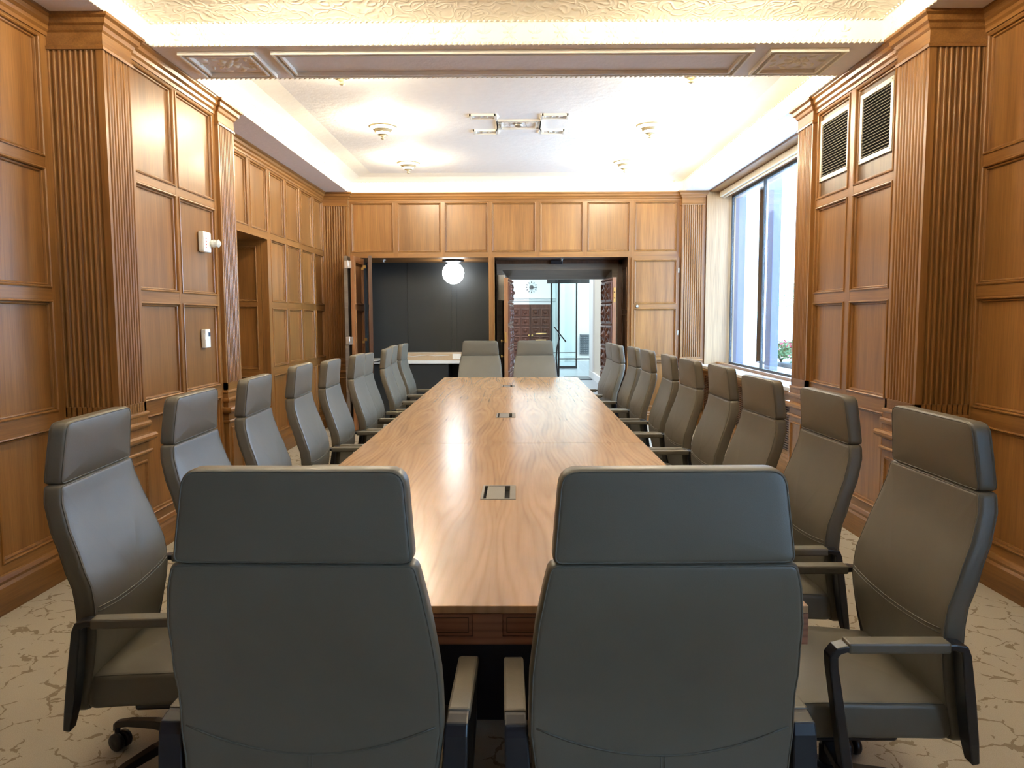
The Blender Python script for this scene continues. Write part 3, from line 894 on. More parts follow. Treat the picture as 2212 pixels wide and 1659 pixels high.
for z in (2.135, 1.175):
    mb = MB()
    for k, x in enumerate((-2.153, -2.107)):
        mb.extrude([(x-.021, 9.776), (x+.021, 9.776), (x+.021, 9.770), (x-.021, 9.770)], z-.048, z+.048)
    mb.lathe([(.006, -.052), (.006, .052)], (-2.13, 9.766, z), 8)
    h = loc(mb.build('hinge', m_silver, fd), fd)
    mb = MB(); mb.box(-2.035, -2.0, 10.25, 10.27, z-.02, z+.02); mb.box(-2.04, -2.01, 10.15, 10.17, z-.045, z-.015); loc(mb.build('pivot', m_brass, fd), fd)

# ------------------------------------------------------------------ doorway with deep dark lining
DX0, DX1 = -.298, 1.484
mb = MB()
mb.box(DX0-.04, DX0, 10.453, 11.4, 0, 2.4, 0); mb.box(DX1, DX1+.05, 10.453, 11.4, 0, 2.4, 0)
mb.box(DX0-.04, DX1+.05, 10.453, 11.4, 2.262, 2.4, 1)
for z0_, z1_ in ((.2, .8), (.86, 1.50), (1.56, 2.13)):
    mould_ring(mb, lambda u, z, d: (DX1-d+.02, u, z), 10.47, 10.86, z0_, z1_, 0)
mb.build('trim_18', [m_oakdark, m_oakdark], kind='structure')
# splayed frame
mb = MB()
o_ = [(DX0+.015, 0), (DX0+.015, 2.215), (DX1-.06, 2.215), (DX1-.06, 0)]
f1 = [(DX0+.09, 0), (DX0+.09, 2.13), (DX1-.14, 2.13), (DX1-.14, 0)]
f2 = [(-.115, 0), (-.115, 2.015), (1.275, 2.015), (1.275, 0)]
def ringpts(pts, y): return mb.add([(x, y, z) for x, z in pts])
a = ringpts(o_, 10.94); b = ringpts(f1, 10.94); c_ = ringpts(f2, 11.28); d = ringpts(f2, 11.40); e2 = ringpts(o_, 11.40); f_ = ringpts(o_, 10.94)
for p_, q_ in ((a, b), (b, c_), (c_, d), (e2, f_)):
    for k in range(3): mb.face([p_+k, p_+k+1, q_+k+1, q_+k], 0, .5)
mb.build('trim_19', m_header, kind='structure', recalc=False)
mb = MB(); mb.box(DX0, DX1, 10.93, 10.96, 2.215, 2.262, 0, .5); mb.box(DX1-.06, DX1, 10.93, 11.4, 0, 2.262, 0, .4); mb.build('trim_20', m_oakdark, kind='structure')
s_ = empty('door_closer', (.56, 10.90, 2.235)); tag(s_, 'small black door closer box centred under the doorway header', 'door closer')
mb = MB(); mb.box(-.085, .085, -.03, .035, -.03, .027); mb.build('closer_body', m_black, s_, bevel=.006)
s_ = empty('wall_plate', (-.262, 10.93, 1.86)); tag(s_, 'tall dark metal plate screwed left of the doorway frame', 'metal plate')
mb = MB(); mb.box(.0, .10, -.012, 0.008, -.16, .20); mb.build('plate', m_steel, s_, bevel=.003)
for zz in (-.13, .17):
    mb = MB(); mb.lathe([(.007, 0), (.005, .004)], (.03, -.012, zz), 8, M=Matrix.Rotation(PI/2, 3, 'X')); mb.build('screw', m_silver, s_)

# carved leaves standing open into the lining
def carved_leaf(name, p, q, side, label_mats=None):
    p = Vector(p); q = Vector(q); L = (q-p).length; t = (q-p)/L; n = Vector((-t.y, t.x))*side
    e = empty(name, (p.x, p.y, 0)); tag(e, kind='structure')
    mb = MB()
    def P(u, z, d): w = p+t*u+n*d; return (w.x, w.y, z)
    mb.pbox(P, 0, L, .02, 2.0, -.05, 0, 0, .5)
    lf = loc(mb.build('door_leaf', m_dooredge, e), e)
    mb = MB()
    nn = Vector((n.x, n.y, 0)); tt = Vector((t.x, t.y, 0))
    cw = (L-.02)/2
    rows = [(.06, .36), (.40, .70), (.74, 1.02), (1.06, 1.34), (1.38, 1.64), (1.68, 1.94)]
    for i in range(2):
        for z0, z1 in rows:
            u0 = .015+i*cw; u1 = u0+cw-.03; zc = (z0+z1)/2; uc = (u0+u1)/2
            mould_ring(mb, P, u0, u1, z0, z1, 0, [(0, 0), (.0, .02), (.02, .026), (.03, .01), (.05, .006)])
            c = Vector(P(uc, zc, .004))
            for k, (rr, hh) in enumerate(((.10, .018), (.07, .034), (.035, .055))):
                mb.dome(c, nn, tt, rr*(u1-u0)/.26, rr, hh, seg=8)
            for sx in (-1, 1):
                for sz in (-1, 1):
                    mb.dome(Vector(P(uc+sx*(u1-u0)*.32, zc+sz*(z1-z0)*.32, .004)), nn, tt, .035, .035, .03, seg=6)
        for z in (.38, .72, 1.04, 1.36, 1.66, 1.97):
            for k in range(4): mb.dome(Vector(P(u0+(u1-u0)*(k+.5)/4, z, 0)), nn, tt, .028, .014, .03, seg=6)
    loc(mb.build('carved_panels', m_carved, e, recalc=False), e)
    return e, P
e, P = carved_leaf('door_4', (-.122, 10.50), (-.068, 11.25), -1)
mb = MB(); mb.box(-.165, -.143, 10.490, 10.50, 1.12, 1.26); loc(mb.build('lock_plate', m_brass, e), e)
for z in (1.14, .93):
    mb = MB(); mb.lathe([(.006, 0), (.008, .02), (.022, .03), (.022, .045), (.008, .055)], (-.172, 10.56, z), 12, M=Matrix.Rotation(-PI/2, 3, 'Y')); loc(mb.build('knob', m_brass, e), e)
e, P = carved_leaf('door_5', (1.30, 10.50), (1.235, 11.25), 1)
mb = MB(); mb.box(1.313, 1.338, 10.490, 10.50, 1.66, 1.86)
loc(mb.build('lock_plate', m_brass, e), e)
mb = MB(); mb.lathe([(.009, 0), (.007, .008)], (1.326, 10.49, 1.80), 10, M=Matrix.Rotation(PI/2, 3, 'X')); mb.lathe([(.009, 0), (.007, .008)], (1.326, 10.49, 1.72), 10, M=Matrix.Rotation(PI/2, 3, 'X'))
loc(mb.build('lock_cylinder', m_oakdark, e), e)

# ------------------------------------------------------------------ the hall beyond
HY = 28.3
mb = MB(); mb.box(-1.6, 6.0, 11.3, HY+.3, -.2, -.001); mb.build('floor_hall', m_hallfloor, kind='structure')
mb = MB(); mb.box(-1.7, -1.6, 11.4, HY+.3, 0, 4.6); mb.build('wall_hall_left', m_hallwall, kind='structure')
mb = MB(); mb.box(1.32, 1.84, 11.4, 11.5, 0, 4.6); mb.box(-1.6, -.15, 11.4, 11.5, 0, 4.6); mb.box(-1.6, 1.84, 11.4, 11.5, 2.1, 4.6)
mb.box(1.83, 1.95, 11.5, 19.1, 0, 4.6)
mb.box(1.80, 1.83, 13.2, 13.35, 0, 4.6); mb.box(1.80, 1.83, 15.2, 15.9, 0, 4.6, 1); mb.box(1.79, 1.83, 18.2, 19.1, 0, 4.6, 1)
mb.box(1.785, 1.83, 11.5, 19.1, 0, .16, 1)
mb.build('wall_hall_right', [m_hallbeige, m_hallwall], kind='structure')
mb = MB()
mb.box(-1.7, 1.42, HY, HY+.2, 0, 4.6); mb.box(-1.6, 1.42, HY-.06, HY, 2.06, 2.14); mb.box(-1.6, 1.42, HY-.10, HY, 2.14, 2.18)
mb.box(1.42, 1.56, 25.2, HY+.2, 0, 4.6); mb.box(1.56, 6, 25.7, 25.9, 0, 4.6); mb.box(1.56, 6, 25.64, 25.7, 0, .18)
mb.build('wall_hall_far', [m_hallwall, m_hallbeige], kind='structure')
mb = MB(); mb.box(-1.7, 6, 11.4, HY+.3, 4.6, 4.7); mb.box(5.9, 6.0, 19, HY, 0, 4.6); mb.box(1.95, 6, 19.0, 19.1, 0, 4.6); mb.build('ceiling_hall', m_hallwall, kind='structure')
# carved double door at the far end
e = empty('door_6', (.50, HY, 0)); tag(e, kind='structure')
mb = MB(); mb.box(-.78, .78, -.05, 0, 0, 1.93); mb.build('door_surround', m_carved, e)
for sx in (-1, 1):
    mb = MB(); xa, xb = sorted((sx*.012, sx*.735)); mb.box(xa, xb, -.09, -.05, .02, 1.90)
    lf = mb.build('door_leaf', m_carved, e)
    mb = MB()
    for i in range(2):
        for j in range(5):
            xc = sx*(.19+.345*i); zc = .30+.335*j
            P = lambda u, z, d: (u, -.09-d, z)
            mould_ring(mb, P, xc-.145, xc+.145, zc-.14, zc+.14, 0, [(0, 0), (.0, .03), (.03, .035), (.045, .008), (.06, .006)])
            mb.dome((xc, -.092, zc), (0, -1, 0), (1, 0, 0), .07, .07, .05, seg=10)
            mb.dome((xc, -.13, zc), (0, -1, 0), (1, 0, 0), .03, .03, .03, seg=8)
    mb.build('carved_panels', m_carved, lf, recalc=False)
    mb = MB(); mb.lathe([(.01, 0), (.012, .04), (.04, .06), (.04, .08), (.01, .10)], (sx*.06, -.09, .80), 12, M=Matrix.Rotation(PI/2, 3, 'X')); mb.build('knob', m_brass, lf)
# wall clock: dark hub, twelve bars
e = empty('wall_clock', (.535, HY-.02, 2.555)); tag(e, 'round wall clock of twelve separate hour bars around a dark hub, hall wall', 'clock')
mb = MB(); mb.lathe([(.078, 0), (.078, .03), (.06, .035)], (0, 0, 0), 20, M=Matrix.Rotation(PI/2, 3, 'X')); mb.build('hub', plain('grey_brown', (.12, .10, .10), .5), e)
mgb = bpy.data.materials['grey_brown']
for k in range(12):
    mb = MB(); Mx = Matrix.Rotation(k*PI/6, 4, 'Y')
    w_ = .012 if k % 3 else .016
    mb.box(-w_, w_, -.02, 0, .155, .205, M=Mx); mb.build('hour_bar', mgb, e)
mb = MB(); mb.box(-.008, .008, -.05, -.042, -.01, .16, M=Matrix.Rotation(R(97), 4, 'Y')); mb.build('clock_hand', m_black, e)
mb = MB(); mb.box(-.010, .010, -.058, -.05, -.01, .10, M=Matrix.Rotation(R(92), 4, 'Y')); mb.build('clock_hand', m_black, e)
# ornamental grille low on the far white wall
e = empty('floor_vent', (2.26, 25.62, .56)); tag(e, 'dark ornamental vent grille low on the white hall wall', 'vent')
mb = MB(); mb.box(-.17, .24, 0, .02, -.33, .33); mb.build('backing', plain('dark_teal', (.06, .08, .10), .5), e)
mb = MB()
for i in range(6):
    for j in range(9):
        mb.dome((-.135+i*.068, 0, -.29+j*.0725), (0, -1, 0), (1, 0, 0), .026, .026, .012, seg=6)
for (a, b, c, d) in ((-.17, .24, -.33, -.305), (-.17, .24, .305, .33), (-.17, -.15, -.33, .33), (.22, .24, -.33, .33)): mb.box(a, b, -.015, 0, c, d)
mb.build('ornament', plain('pewter', (.16, .18, .20), .4, .5), e)
# alarm strobe on the pier
e = empty('strobe_alarm', (1.80, 15.0, 2.02)); tag(e, 'small white strobe alarm on the beige hall pier', 'alarm')
mb = MB(); mb.box(-.05, 0, -.35, .25, -.075, .075); mb.build('strobe_body', m_white, e, bevel=.01)
mb = MB(); mb.box(-.09, -.05, -.1, .05, -.03, .03); mb.build('strobe_lens', m_clearplastic, e)
# glass partitions
e = empty('window_3', (1.0, 19, 0)); tag(e, kind='structure')
mb = MB()
mb.box(1.01, 1.05, 18.96, 19.04, 0, 4.5); mb.box(1.05, 1.80, 18.97, 19.03, .42, .45)
loc(mb.build('partition_frame', m_bronze, e), e)
mb = MB(); mb.box(1.05, 1.80, 18.995, 19.005, .02, 4.4); loc(mb.build('glass_panel', m_glass_g, e), e)
mb = MB(); mb.box(.30, 1.01, 18.995, 19.005, .02, 4.4); gp = loc(mb.build('glass_panel', m_glass_g, e), e)
for z in (.90, 1.06):
    mb = MB(); mb.tube([(.46, 18.9, z), (.72, 18.9, z)], .015, 8); mb.tube([(.50, 18.9, z), (.50, 19.0, z)], .01, 6); mb.tube([(.68, 18.9, z), (.68, 19.0, z)], .01, 6)
    loc(mb.build('pull_handle', m_brass, e), e)
e = empty('window_4', (1.3, 22, 0)); tag(e, kind='structure')
mb = MB()
for x in (.98, 1.70): mb.box(x-.022, x+.022, 21.97, 22.03, 0, 2.42)
mb.box(.96, 1.72, 21.95, 22.05, 0, .07); mb.box(.96, 1.72, 21.97, 22.03, .44, .46); mb.box(.86, 3.2, 21.9, 22.1, 2.42, 2.62)
loc(mb.build('partition_frame', m_bronze, e), e)
mb = MB(); mb.box(1.0, 1.68, 21.995, 22.005, .07, 2.42); loc(mb.build('glass_panel', m_glass_g, e), e)
mb = MB(); mb.box(1.15, 1.76, 17.9, 18.9, -.001, .012); o = mb.build('doormat', m_black); tag(o, 'black doormat at the foot of the glass partition in the hall', 'doormat')
# sign stand
e = empty('sign_stand', (.98, 18.2, 0)); tag(e, 'black curved floor stand holding a tilted sign in the hall', 'sign stand')
mb = MB(); mb.lathe([(.15, 0), (.15, .012), (.03, .02)], seg=24); mb.build('base', m_black, e)
mb = MB(); mb.tube([(0, 0, .01), (-.03, 0, .25), (-.05, 0, .5), (-.03, 0, .75), (.03, 0, 1.0)], .018, 8); mb.build('pole', m_black, e)
Mx = Matrix.Translation((.03, 0, 1.05)) @ Matrix.Rotation(R(52), 4, 'Y')
mb = MB(); mb.box(-.21, .21, -.14, .14, 0, .012, M=Mx); mb.build('sign_board', plain('sign_grey', (.20, .26, .27), .3), e)
mb = MB(); Mk = Matrix.Translation((.03, 0, 1.05)) @ Matrix.Rotation(R(52), 4, 'Y'); mb.box(-.22, -.21, -.15, .15, -.004, .022, M=Mk); mb.box(.21, .22, -.15, .15, -.004, .022, M=Mk); mb.box(-.22, .22, -.15, -.14, -.004, .022, M=Mk); mb.build('board_frame', m_black, e)

# ------------------------------------------------------------------ outside the window
mb = MB(); mb.box(2.95, 60, -8, 90, -.35, -.05); mb.build('ground', m_pave, kind='structure')
for i, y in enumerate((12.85, 11.15)):
    e = empty('shaded_column', (3.68, y, -.05)); tag(e, ['column outside the far window pane, bluish shade in its colour', 'column outside, right of the window mullion, bluish shade in its colour'][i], 'column', 'columns outside the window')
    mb = MB(); mb.box(-.06, .06, -.12, .12, .45, 4.6); mb.build('shaft', m_column_shade, e, bevel=.01)
    mb = MB(); mb.box(-.09, .09, -.16, .16, 0, .45); mb.build('base', m_column_shade, e, bevel=.01)
def leafmass(mb, c, r_, n, s, m=0, flat=.7):
    for _ in range(n):
        a = random.uniform(0, 2*PI); b = math.acos(random.uniform(-.4, 1)); rr = r_*random.uniform(.55, 1)
        p = Vector((c[0]+rr*math.sin(b)*math.cos(a), c[1]+rr*math.sin(b)*math.sin(a), c[2]+rr*flat*math.cos(b)))
        d = Vector((random.uniform(-1, 1), random.uniform(-1, 1), random.uniform(-.3, 1))).normalized()
        u = d.cross(Vector((random.uniform(-1, 1), random.uniform(-1, 1), random.uniform(-1, 1)))).normalized()
        w_ = d.cross(u)
        n0 = mb.add([p-u*s*.3, p-w_*s*.25, p+u*s, p+w_*s*.25]); mb.face([n0, n0+1, n0+2, n0+3], m)
pl = empty('stone_planter', (5.4, 13.9, -.05)); tag(pl, 'low pale stone planter outside the window', 'planter')
mb = MB()
mb.box(-.7, .7, -1.6, 1.6, 0, .50); mb.build('planter_wall', m_concrete, pl, bevel=.02)
mb = MB(); mb.box(-.76, .76, -1.66, 1.66, .50, .60); mb.build('coping', m_facade, pl, bevel=.015)
mb = MB(); mb.box(-.62, .62, -1.5, 1.5, .60, .62); mb.build('soil', m_slat, pl)
k = 0
LABS = ['leafy shrub with pink red flowers, lowest left in the window view', 'flowering shrub with red blooms in the stone planter, middle one', 'taller flowering shrub in the planter beside the window pilaster', 'round green shrub at the back of the stone planter']
for (x, y, r_, h) in ((5.15, 15.0, .30, .78), (5.15, 14.25, .34, .86), (5.15, 13.40, .42, 1.0), (5.78, 13.9, .30, .92)):
    e = empty('flowering_shrub', (x, y, .575)); tag(e, LABS[k], 'shrub', 'shrubs in the planter')
    mb = MB(); leafmass(mb, (0, 0, .2), r_, 520, .07); mb.build('foliage', m_foliage, e, recalc=False)
    mb = MB(); leafmass(mb, (0, 0, .24), r_+.02, 70 if k < 3 else 8, .075); mb.build('flowers', m_flower, e, recalc=False)
    mb = MB()
    for j in range(5): mb.tube([(0, 0, 0), (.5*r_*math.cos(j*1.3), .5*r_*math.sin(j*1.3), .25)], .008, 5)
    mb.build('stem', m_oakdark, e); k += 1
e = empty('tree', (13.75, 37.0, -.05)); tag(e, 'distant tree seen through the window, green lightened as if overexposed', 'tree')
mb = MB(); mb.tube([(0, 0, 0), (.1, 0, 1.5), (0, .1, 2.0)], [.07, .06, .05], 8); mb.build('trunk', m_oakdark, e)
mb = MB(); leafmass(mb, (0, 0, 2.1), 1.25, 520, .2, flat=1.1); mb.build('foliage', m_foliage_glare, e, recalc=False)

# ------------------------------------------------------------------ conference table
TX0, TX1, TY0, TY1 = -.882, .730, 1.877, 9.30
TH, TB = .740, .640
TC = (TX0+TX1)/2
T = empty('conference_table', (TC, (TY0+TY1)/2, 0)); tag(T, 'long walnut veneer conference table in the middle of the room', 'table')
seams = [TY0, 4.391, 6.905, TY1]
PORTS = [(-.148, -.007, 3.012, 3.263), (-.153, -.014, 5.512, 5.762), (-.160, -.027, 7.976, 8.212)]
for i, (a, b) in enumerate(zip(seams, seams[1:])):
    mb = MB(); g = .002
    ya, yb = a+(g if i else 0), b-(g if i < 2 else 0)
    px0, px1, py0, py1 = PORTS[i]
    z0, z1 = TH-.02, TH
    lo_, hi_ = [[mb.add([(x, y, z) for x, y in ((p, r), (q, r), (q, t), (p, t))]) for p, q, r, t in ((TX0, TX1, ya, yb), (px0, px1, py0, py1))] for z in (z0, z1)]
    for k in range(4):
        j = (k+1) % 4
        mb.face([hi_[0]+k, hi_[0]+j, hi_[1]+j, hi_[1]+k]); mb.face([lo_[0]+k, lo_[1]+k, lo_[1]+j, lo_[0]+j])
        mb.face([lo_[0]+k, lo_[0]+j, hi_[0]+j, hi_[0]+k]); mb.face([lo_[1]+k, hi_[1]+k, hi_[1]+j, lo_[1]+j])
    loc(mb.build('tabletop', m_walnut, T, bevel=.002), T)
mb = MB()
mb.box(TX0+.03, TX1-.03, TY0+.03, TY1-.03, TB+.004, TH-.0205, 0)
def apron(P, u0, u1, segs):
    w_ = .075; zz0, zz1 = TB+.02, TH-.02
    L = (u1-u0-w_)/segs
    cols_ = [(u0+w_+i*L, u0+(i+1)*L) for i in range(segs)]
    xs = [u0]+[v for c in cols_ for v in c]+[u1]
    for i in range(0, len(xs), 2): mb.pbox(P, xs[i], xs[i+1], TB, TH-.0205, -.03, 0, 0, .5)
    for c0, c1 in cols_:
        mb.pbox(P, c0, c1, TB, zz0, -.03, 0, 0); mb.pbox(P, c0, c1, zz1, TH-.0205, -.03, 0, 0)
        mb.pbox(P, c0, c1, zz0, zz1, -.03, -.009, 0)
        mb.pbox(P, c0+.002, c1-.002, zz0+.002, zz1-.002, -.009, -.002, 0)
        mb.pbox(P, c0+.010, c1-.010, zz0+.010, zz0+.012, -.002, -.0005, 1); mb.pbox(P, c0+.010, c1-.010, zz1-.012, zz1-.010, -.002, -.0005, 1)
        mb.pbox(P, c0+.010, c0+.012, zz0+.010, zz1-.010, -.002, -.0005, 1); mb.pbox(P, c1-.012, c1-.010, zz0+.010, zz1-.010, -.002, -.0005, 1)
apron(lambda u, z, d: (u, TY0-d, z), TX0, TX1, 2)
apron(lambda u, z, d: (u, TY1+d, z), TX0, TX1, 2)
apron(lambda u, z, d: (TX0-d, u, z), TY0+.031, TY1-.031, 9)
apron(lambda u, z, d: (TX1+d, u, z), TY0+.031, TY1-.031, 9)
loc(mb.build('apron', [m_walnutx, m_oakdark], T), T)
for y in (3.1, 5.6, 8.1):
    mb = MB(); mb.box(TC-.36, TC+.36, y-.42, y+.42, 0, TB+.004); loc(mb.build('pedestal', m_black, T, bevel=.01), T)
for px0, px1, py0, py1 in PORTS:
    mb = MB(); w_ = .010
    for (x0, x1, y0, y1) in ((px0, px1, py0, py0+w_), (px0, px1, py1-w_, py1), (px0, px0+w_, py0+w_, py1-w_), (px1-w_*2.4, px1, py0+w_, py1-w_)): mb.box(x0, x1, y0, y1, TH-.018, TH+.0015)
    pp = loc(mb.build('power_port', m_port, T), T)
    mb = MB(); mb.box(px0+.022, px1-.045, py0+.012, py1-.012, TH-.016, TH+.0005); mb.build('lid', m_port, pp)
    mb = MB(); mb.box(px0+.010, px1-.012, py0+.010, py1-.010, TH-.0195, TH-.017); mb.build('socket_well', m_void, pp)

# ------------------------------------------------------------------ chair
def rounded(poly_fn_pts, r_, seg=5):
    """round the corners of a closed polygon given as [(x, z, radius)]"""
    pts = []; n = len(poly_fn_pts)
    for i in range(n):
        p = Vector(poly_fn_pts[i][:2]); rr = poly_fn_pts[i][2]
        a = Vector(poly_fn_pts[i-1][:2]); b = Vector(poly_fn_pts[(i+1) % n][:2])
        if rr <= 0: pts.append(p); continue
        da = (a-p).normalized(); db = (b-p).normalized()
        ang = da.angle(db); d = min(rr/math.tan(ang/2), (a-p).length*.49, (b-p).length*.49)
        s0 = p+da*d; s1 = p+db*d
        for k in range(seg+1):
            t = k/seg
            pts.append(s0*(1-t)**2+p*2*t*(1-t)+s1*t*t)
    return pts
def densify(pts, step):
    out = []
    for i, p in enumerate(pts):
        q = pts[(i+1) % len(pts)]; L = (q-p).length; k = max(1, int(L/step))
        for j in range(k): out.append(p+(q-p)*j/k)
    return out
def pillow(mb, pts, mid, h, r_, bulge_f, bulge_b, put, m=0):
    """padded slab: outline pts in (a, b), put(a, b, c) -> xyz, c = depth; mid(b) centre depth, h(b) half thickness"""
    n = len(pts); cen = sum(pts, Vector((0, 0)))/n
    nr = []
    for i in range(n):
        t = (pts[(i+1) % n]-pts[i-1]).normalized(); q = Vector((t.y, -t.x))
        if q.dot(pts[i]-cen) < 0: q = -q
        nr.append(q)
    rings = []
    def ring(off, c_f, scale=1.0):
        row = []
        for i in range(n):
            p = pts[i]-nr[i]*off
            p = cen+(p-cen)*scale
            row.append(put(p.x, p.y, c_f(p.y)))
        rings.append(mb.add(row))
    K = 4
    sc = [.93, .8, .6, .38, .15]
    def blg(s, bl): return bl*(1-s**3)
    for s in sc: ring(r_, lambda b, s=s: mid(b)-h(b)-blg(s, bulge_b), s) if False else None
    for s in reversed(sc): ring(r_, (lambda b, s=s: mid(b)-h(b)-blg(s, bulge_b)), s)
    for k in range(K+1):
        a = PI/2*k/K
        ring(r_*(1-math.sin(a)), (lambda b, a=a: mid(b)-h(b)+r_*(1-math.cos(a))))
    for k in range(K+1):
        a = PI/2*(K-k)/K
        ring(r_*(1-math.sin(a)), (lambda b, a=a: mid(b)+h(b)-r_*(1-math.cos(a))))
    for s in sc: ring(r_, (lambda b, s=s: mid(b)+h(b)+blg(s, bulge_f)), s)
    for a, b in zip(rings, rings[1:]):
        for k in range(n): mb.face([a+k, a+(k+1) % n, b+(k+1) % n, b+k], m, None, True)
    mb.face([rings[0]+k for k in range(n)][::-1], m, None, True); mb.face([rings[-1]+k for k in range(n)], m, None, True)
    def rim(side, off=0.0, extra=.0):
        out = []
        for i in range(n):
            p = pts[i]-nr[i]*(r_*.42+off)
            c = mid(p.y)+side*(h(p.y)-r_*.18+extra)
            out.append(put(p.x, p.y, c))
        return out
    return rim
def interp(tab):
    def f(z):
        if z >= tab[0][0]: return tab[0][1]
        for (z0, v0), (z1, v1) in zip(tab, tab[1:]):
            if z >= z1:
                t = (z-z1)/(z0-z1); t = t*t*(3-2*t)*.35+t*.65
                return v1+(v0-v1)*t
        return tab[-1][1]
    return f
ZH = 1.172
bmid = interp([(1.0, -.293), (.94, -.289), (.88, -.273), (.76, -.232), (.69, -.208), (.62, -.199), (.54, -.203), (.45, -.220), (.33, -.247), (.26, -.258)])
bh = interp([(1.0, .026), (.88, .028), (.70, .029), (.5, .028), (.26, .024)])
hmid = interp([(1.18, -.277), (1.0, -.294)])
def build_chair():
    e = empty('conference_chair')
    put = lambda a, b, c: (a, c, b)
    # headrest
    ho = densify(rounded([(-.236, .9885, .020), (.236, .9885, .020), (.219, ZH, .040), (-.219, ZH, .040)], 0), .05)
    mb = MB(); rimf = pillow(mb, ho, hmid, lambda z: .026, .012, .006, .003, put); hd = mb.build('headrest', m_leather, e)
    mb = MB(); mb.tube(rimf(1), .0022, 5, closed=True); mb.tube(rimf(-1), .0022, 5, closed=True); mb.build('piping', m_seam, hd)
    # backrest
    bo = [(-.235, .300, .03), (.235, .300, .03), (.258, .45, 0), (.278, .60, 0), (.276, .74, 0), (.265, .86, 0), (.252, .94, .0), (.240, .991, .022), (-.240, .991, .022), (-.252, .94, 0), (-.265, .86, 0), (-.276, .74, 0), (-.278, .60, 0), (-.258, .45, 0)]
    bp = densify(rounded(bo, 0), .045)
    mb = MB(); rimb = pillow(mb, bp, bmid, bh, .014, .004, .003, put); bk = mb.build('backrest', m_leather, e)
    mb = MB(); mb.tube(rimb(1), .0022, 5, closed=True); mb.tube(rimb(-1), .0022, 5, closed=True)
    mb.build('piping', m_seam, bk)
    # curved double seam across front and back, upright seam below it at the back
    mb = MB()
    for side in (1, -1):
        for dz in ((0, .012) if side == 1 else (0,)):
            path = []
            for k in range(17):
                x = -.262+.524*k/16; z = (.602+dz+.018*(x/.262)**2) if side == 1 else (.556+.058*(x/.262)**2)
                bl = .0042 if side == 1 else .0032
                path.append((x, bmid(z)+side*(bh(z)+bl*(1-(abs(x)/.27)**4)), z))
            mb.tube(path, .0016 if side == 1 else .0026, 5)
    for dx in (-.004, .004):
        mb.tube([(dx, bmid(z)-bh(z)-.003, z) for z in (.555, .50, .45, .40, .33)], .0014, 5)
    mb.build('stitching', m_seam, bk)
    # seat
    so = densify(rounded([(-.245, -.232, .04), (.245, -.232, .04), (.264, -.02, 0), (.257, .275, .06), (-.257, .275, .06), (-.264, -.02, 0)], 0), .05)
    def sput(a, b, c): return (a, b, c + .012*max(0, 1-((b-.05)/.25)**2) - .02*max(0, (b-.18)/.1)**2)
    mb = MB(); rims = pillow(mb, so, lambda b: .365, lambda b: .052, .018, .022, 0, sput); st = mb.build('seat', m_leather, e)
    mb = MB(); mb.tube(rims(1), .002, 5, closed=True); mb.build('piping', m_seam, st)
    # arm frames with pads
    for sx in (-1, 1):
        cl = [(.276, -.262, .275), (.285, -.246, .34), (.296, -.226, .45), (.302, -.211, .545), (.303, -.206, .585), (.304, -.200, .602), (.305, -.178, .608), (.305, .0, .606), (.305, .10, .604), (.305, .122, .598), (.305, .133, .582), (.303, .130, .55), (.302, .112, .44), (.294, .088, .31), (.288, .078, .268), (.26, .07, .252), (.16, .06, .250)]
        th = [.010, .013, .014, .013, .012, .012, .009, .009, .009, .010, .012, .012, .013, .014, .013, .012, .012]
        wd = [.020, .026, .027, .026, .025, .024, .023, .023, .023, .023, .022, .021, .021, .021, .022, .024, .024]
        mb = MB(); rg = []
        for i, (x, y, z) in enumerate(cl):
            a = Vector(cl[max(0, i-1)]); b = Vector(cl[min(len(cl)-1, i+1)])
            tn = (b-a).normalized(); xa = Vector((1, 0, 0))
            if abs(tn.x) > .8: nn = Vector((0, 1, 0)); n2 = Vector((0, 0, 1))
            else:
                nn = tn.cross(xa).normalized(); n2 = xa
            c = Vector((x, y, z)); w_, t_ = wd[i], th[i]
            if abs(tn.x) > .8: sec = [c+nn*w_+n2*t_, c+nn*w_-n2*t_, c-nn*w_-n2*t_, c-nn*w_+n2*t_]
            else: sec = [c+n2*w_+nn*t_, c+n2*w_-nn*t_, c-n2*w_-nn*t_, c-n2*w_+nn*t_]
            if abs(tn.x) > .8: sec = sorted(sec, key=lambda v: 0)
            rg.append(mb.add([(sx*v.x, v.y, v.z) for v in sec]))
        # consistent ordering for the last horizontal stretch
        for i, (a, b) in enumerate(zip(rg, rg[1:])):
            pa = [Vector(mb.v[a+k]) for k in range(4)]; pb = [Vector(mb.v[b+k]) for k in range(4)]
            best = min(((sum((pa[k]-pb[(d*k+o_) % 4]).length for k in range(4)), o_, d) for o_ in range(4) for d in (1, -1)))
            _, o_, d = best
            nb = [pb[(d*k+o_) % 4] for k in range(4)]
            for k in range(4): mb.v[b+k] = tuple(nb[k])
            for k in range(4): mb.face([a+k, a+(k+1) % 4, b+(k+1) % 4, b+k])
        mb.face([rg[0]+k for k in range(4)]); mb.face([rg[-1]+k for k in range(4)])
        af = mb.build('armrest_frame', m_black, e, bevel=.004)
        mb = MB(); mb.box(sx*.305-.0245, sx*.305+.0245, -.165, .098, .592, .621)
        mb.build('arm_pad', m_leather, af, bevel=.006)
    # under the seat
    mb = MB(); mb.box(-.15, .15, -.13, .14, .255, .312); mb.box(-.05, .05, -.26, -.12, .27, .31); mb.build('seat_mechanism', m_black, e, bevel=.01)
    mb = MB(); mb.lathe([(.03, .075), (.03, .17), (.022, .172), (.022, .26)], seg=16); mb.build('gas_cylinder', m_blackmetal, e)
    mb = MB(); mb.lathe([(.045, .065), (.05, .075), (.05, .11), (.035, .125)], seg=20)
    hub = mb.build('base_hub', m_black, e)
    return e, hub
CH, hub = build_chair()
